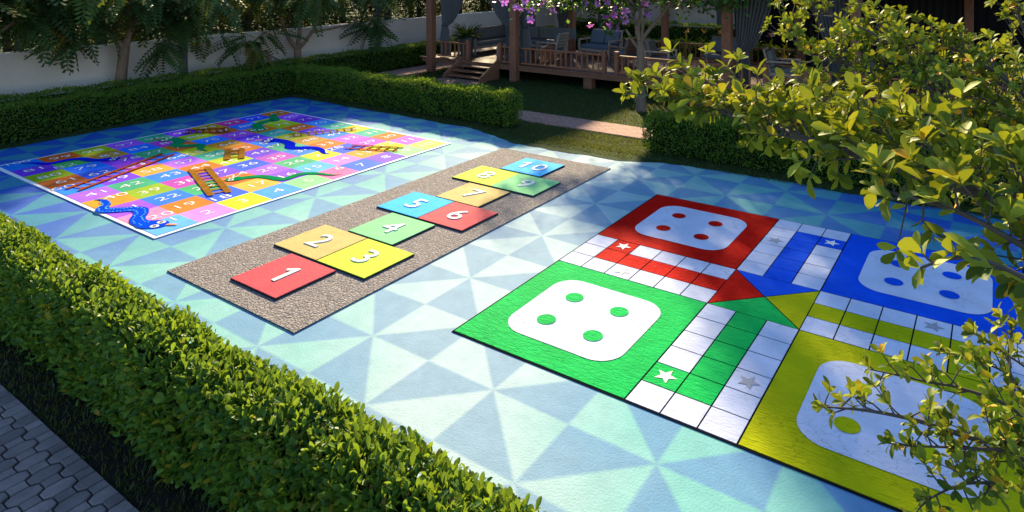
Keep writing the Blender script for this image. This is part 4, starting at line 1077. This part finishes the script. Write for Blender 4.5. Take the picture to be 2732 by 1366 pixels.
for c in FL:
    nrm = (camd*.6+Vector(rng.normal(0, .6, 3))).normalized(); u = nrm.orthogonal().normalized(); v = nrm.cross(u); a0 = rng.random()*6
    pv = np.zeros((5, 3)); pd = np.array([u*math.cos(a0+2*PI*k/5)+v*math.sin(a0+2*PI*k/5)+nrm*.25 for k in range(5)]); pn = np.tile(nrm, (5, 1))
    fo = scatter('flower', leaf_tpl(.62, .05, .25, .6), pv, frames(pd, pn), rng.uniform(.085, .125, 5), [M_pet], np.full(5, rng.uniform(0, .9)), ft)
    fo.location = c
    scatter('flower_heart', leaf_tpl(.55, .05, .25, .6), np.array([nrm*.012]), frames(np.array([u*math.cos(a0)+v*math.sin(a0)+nrm*.5]), np.array([nrm])), rng.uniform(.06, .085, 1), [M_heart], None, fo)

# ------------------------------------------------------------------ broad leaved shrubs reaching in from the right
ML_shr = leafmat('shrub_leaf', (.032, .078, .016), (.34, .37, .035), (.46, .46, .02), .22, .5, .06)
M_twig = mat('shrub_bark', (.095, .078, .066), .8, .2, noise=(20, .3))
OB = leaf_tpl(.50, .15, .24, .64)
def shrub(label, base, stems, leaf, seed):
    """stems: (polyline of (px,py,Y), twig spacing, twig length, leaves per whorl, upward bias)"""
    global rng
    keep, rng = rng, np.random.default_rng(seed)
    t = thing('broadleaf_shrub', label, 'shrub', base, 0, 'broad leaved shrubs on the right')
    B = Vector(base); mb = MB(); LP, LD, LN, LS = [], [], [], []
    def whorl(p, d, k, size):
        d = d.normalized(); u = d.orthogonal().normalized(); v = d.cross(u); a0 = rng.uniform(0, 6.28)
        for i in range(k):
            a = a0+2.4*i; sp = rng.uniform(.45, 1.25)
            D = d*math.cos(sp)+(u*math.cos(a)+v*math.sin(a))*math.sin(sp)+Vector((0, 0, .12))
            LP.append(p-d*size*.25*i/k*1.2); LD.append(D); LN.append(Vector((0, 0, 1))*.6+d*.7+Vector(rng.normal(0, .35, 3))); LS.append(size*rng.uniform(.6, 1.15))
    for pts, spacing, tl, k, upb, r0, r1 in stems:
        P = [at(*p)-B for p in pts]
        P = smooth(P, 8); n = len(P)
        mb.tube(P, [r0+(r1-r0)*i/(n-1) for i in range(n)], 7)
        L = 0
        for i in range(1, n):
            seg = P[i]-P[i-1]; L += seg.length
            while L > spacing:
                L -= spacing
                f = i/(n-1)
                d = (seg.normalized()*.5+Vector(rng.normal(0, .55, 3))+Vector((0, 0, upb))).normalized()
                ln = tl*rng.uniform(.4, 1.1)*(1.1-.5*f)
                q = P[i]+d*ln; mid = P[i].lerp(q, .5)+Vector(rng.normal(0, ln*.06, 3))
                mb.tube([P[i], mid, q], [max(r1, .0035), .003, .0018], 5, cap=False)
                whorl(q, d, k, leaf); 
                if ln > .07: whorl(mid, d, max(2, k//2), leaf*.9)
                if ln > .14 and rng.random() < .8:
                    d2 = (d+Vector(rng.normal(0, .7, 3))).normalized(); q2 = mid+d2*ln*.5
                    mb.tube([mid, q2], [.0028, .0016], 4, cap=False); whorl(q2, d2, k, leaf*.95)
        d = (P[-1]-P[-2]); whorl(P[-1], d, k+1, leaf)
    mb.build('branches', M_twig, t)
    scatter('foliage', OB, np.array(LP), frames(np.array(LD), np.array(LN), rng.normal(0, .3, len(LP))), LS, [ML_shr], None, t, True)
    rng = keep
    return t
def ground(X, Y): v = camp(X, Y, 0); return (v.x, v.y, 0)
# long arching branch with the largest leaves
B1 = (2900, 1700, 1.9)
shrub('broad leaved shrub whose long arching branch carries the biggest yellow leaves', ground(2.3, 1.9),
      [([(3300, 2700, 1.9), (3150, 1500, 1.85), (2950, 800, 1.8), (2700, 560, 1.9), (2450, 470, 2.15), (2200, 385, 2.6), (1980, 310, 3.2), (1800, 262, 3.7), (1668, 250, 4.1)], .032, .22, 5, .55, .022, .004),
       ([(2950, 800, 1.8), (2700, 640, 1.75), (2540, 560, 1.85), (2400, 520, 2.0), (2330, 500, 2.1)], .034, .15, 5, .35, .010, .003),
       ([(2700, 560, 1.9), (2560, 430, 2.1), (2400, 370, 2.4), (2250, 330, 2.8)], .034, .22, 5, .6, .009, .003),
       ([(2450, 470, 2.15), (2330, 420, 2.4), (2150, 340, 2.9), (2000, 270, 3.4), (1880, 215, 3.7), (1815, 175, 3.8)], .050, .24, 5, .6, .009, .003),
       ([(2200, 385, 2.6), (2050, 350, 2.9), (1900, 290, 3.4), (1780, 255, 3.8)], .036, .16, 5, .45, .007, .003),
       ([(2980, 900, 1.8), (2800, 780, 1.6), (2640, 700, 1.62), (2540, 690, 1.66), (2455, 715, 1.7)], .055, .07, 4, .1, .008, .003)], .080, 11)
shrub('tall leafy shrub filling the top right corner in front of the dark pavilion', ground(4.0, 3.9),
      [([(3000, 1500, 3.9), (2880, 700, 3.9), (2720, 320, 3.9), (2560, 190, 3.9), (2400, 120, 4.0), (2290, 80, 4.1)], .022, .34, 7, .35, .03, .004),
       ([(2880, 700, 3.9), (2700, 430, 3.7), (2550, 330, 3.6), (2400, 300, 3.7), (2250, 290, 3.9), (2160, 250, 4.0)], .022, .30, 7, .4, .014, .003),
       ([(2800, 600, 4.1), (2760, 300, 4.2), (2740, 120, 4.2), (2715, 20, 4.2), (2700, -90, 4.2)], .024, .34, 7, .3, .014, .003),
       ([(2720, 320, 3.9), (2600, 250, 3.7), (2440, 200, 3.7), (2300, 180, 3.9), (2150, 140, 4.1), (2090, 62, 4.2)], .022, .30, 7, .4, .012, .003),
       ([(2800, 560, 3.6), (2650, 400, 3.5), (2500, 260, 3.5), (2420, 160, 3.6), (2330, 90, 3.8), (2180, 20, 4.0), (2140, -30, 4.0)], .024, .3, 7, .4, .012, .003),
       ([(2860, 560, 3.5), (2760, 300, 3.4), (2680, 210, 3.5), (2600, 160, 3.6), (2500, 110, 3.8)], .023, .3, 7, .4, .012, .003),
       ([(2500, 330, 3.6), (2350, 330, 3.6), (2200, 330, 3.7), (2080, 300, 3.9)], .036, .2, 7, .4, .008, .003)], .058, 12)
shrub('small leaved shrub branching in over the yellow ludo home at lower right', ground(2.9, 2.7),
      [([(3500, 2300, 2.7), (3150, 1500, 2.7), (2850, 1230, 2.65), (2600, 1170, 2.6), (2440, 1120, 2.6), (2310, 1095, 2.65), (2190, 1085, 2.7)], .032, .16, 5, .25, .018, .003),
       ([(2850, 1230, 2.65), (2700, 1090, 2.75), (2560, 1035, 2.85), (2480, 1020, 2.9), (2390, 1000, 2.95), (2320, 985, 3.0)], .034, .15, 5, .35, .009, .0025),
       ([(3000, 1300, 2.7), (2860, 1120, 2.9), (2760, 1000, 3.1), (2660, 930, 3.2), (2600, 885, 3.3)], .030, .14, 5, .4, .009, .0025),
       ([(2900, 1280, 2.7), (2780, 1150, 2.8), (2700, 1010, 2.95), (2600, 960, 3.05), (2540, 950, 3.1)], .030, .12, 5, .4, .008, .0025),
       ([(3100, 1500, 2.6), (2900, 1360, 2.5), (2720, 1300, 2.45), (2580, 1290, 2.45), (2480, 1330, 2.4)], .026, .16, 5, .25, .010, .003),
       ([(2850, 1300, 2.6), (2700, 1210, 2.55), (2560, 1195, 2.55), (2430, 1190, 2.55)], .034, .15, 5, .3, .009, .003),
       ([(2800, 1230, 2.7), (2720, 1080, 2.8), (2690, 940, 2.95), (2720, 840, 3.0)], .034, .13, 5, .3, .008, .003)], .056, 13)

# ------------------------------------------------------------------ grass blades
def grass(name, boxes, dens, L, seed=5):
    r_ = np.random.default_rng(seed); PP = []
    for x0, y0, x1, y1 in boxes:
        n = int((x1-x0)*(y1-y0)*dens); PP.append(np.stack([r_.uniform(x0, x1, n), r_.uniform(y0, y1, n), np.full(n, .0)], 1))
    P = np.concatenate(PP); n = len(P)
    D = np.stack([r_.normal(0, .45, n), r_.normal(0, .45, n), np.ones(n)], 1)
    o = scatter(name, ([(0, -.09, 0), (1, 0, 0), (0, .09, 0), (.55, .05, .06)], [(0, 3, 2), (0, 1, 3)]), P, frames(D, r_.normal(0, 1, (n, 3))), L*r_.uniform(.5, 1.3, n), [ML_grass], None)
    return struct(o, 'stuff')
ML_grass = leafmat('grass_blade', (.022, .042, .010), (.05, .075, .016), (.22, .24, .03), .35)
grass('grass', [(-16.8, 11.42, -5.6, 11.78), (-5.7, 11.36, 3, 11.8), (-8.95, 11.15, -5.75, 12.6), (-16.9, 3, -16.52, 11.6)], 1500, .055)
grass('grass', [(-9.2, 13.5, 2, 17.2), (-16.4, 13.5, -9.2, 17.2), (-16.4, 12.4, -9.1, 12.62)], 420, .07, 6)
grass('grass', [(-12, 2.15, -1, 2.5)], 1500, .06, 8)
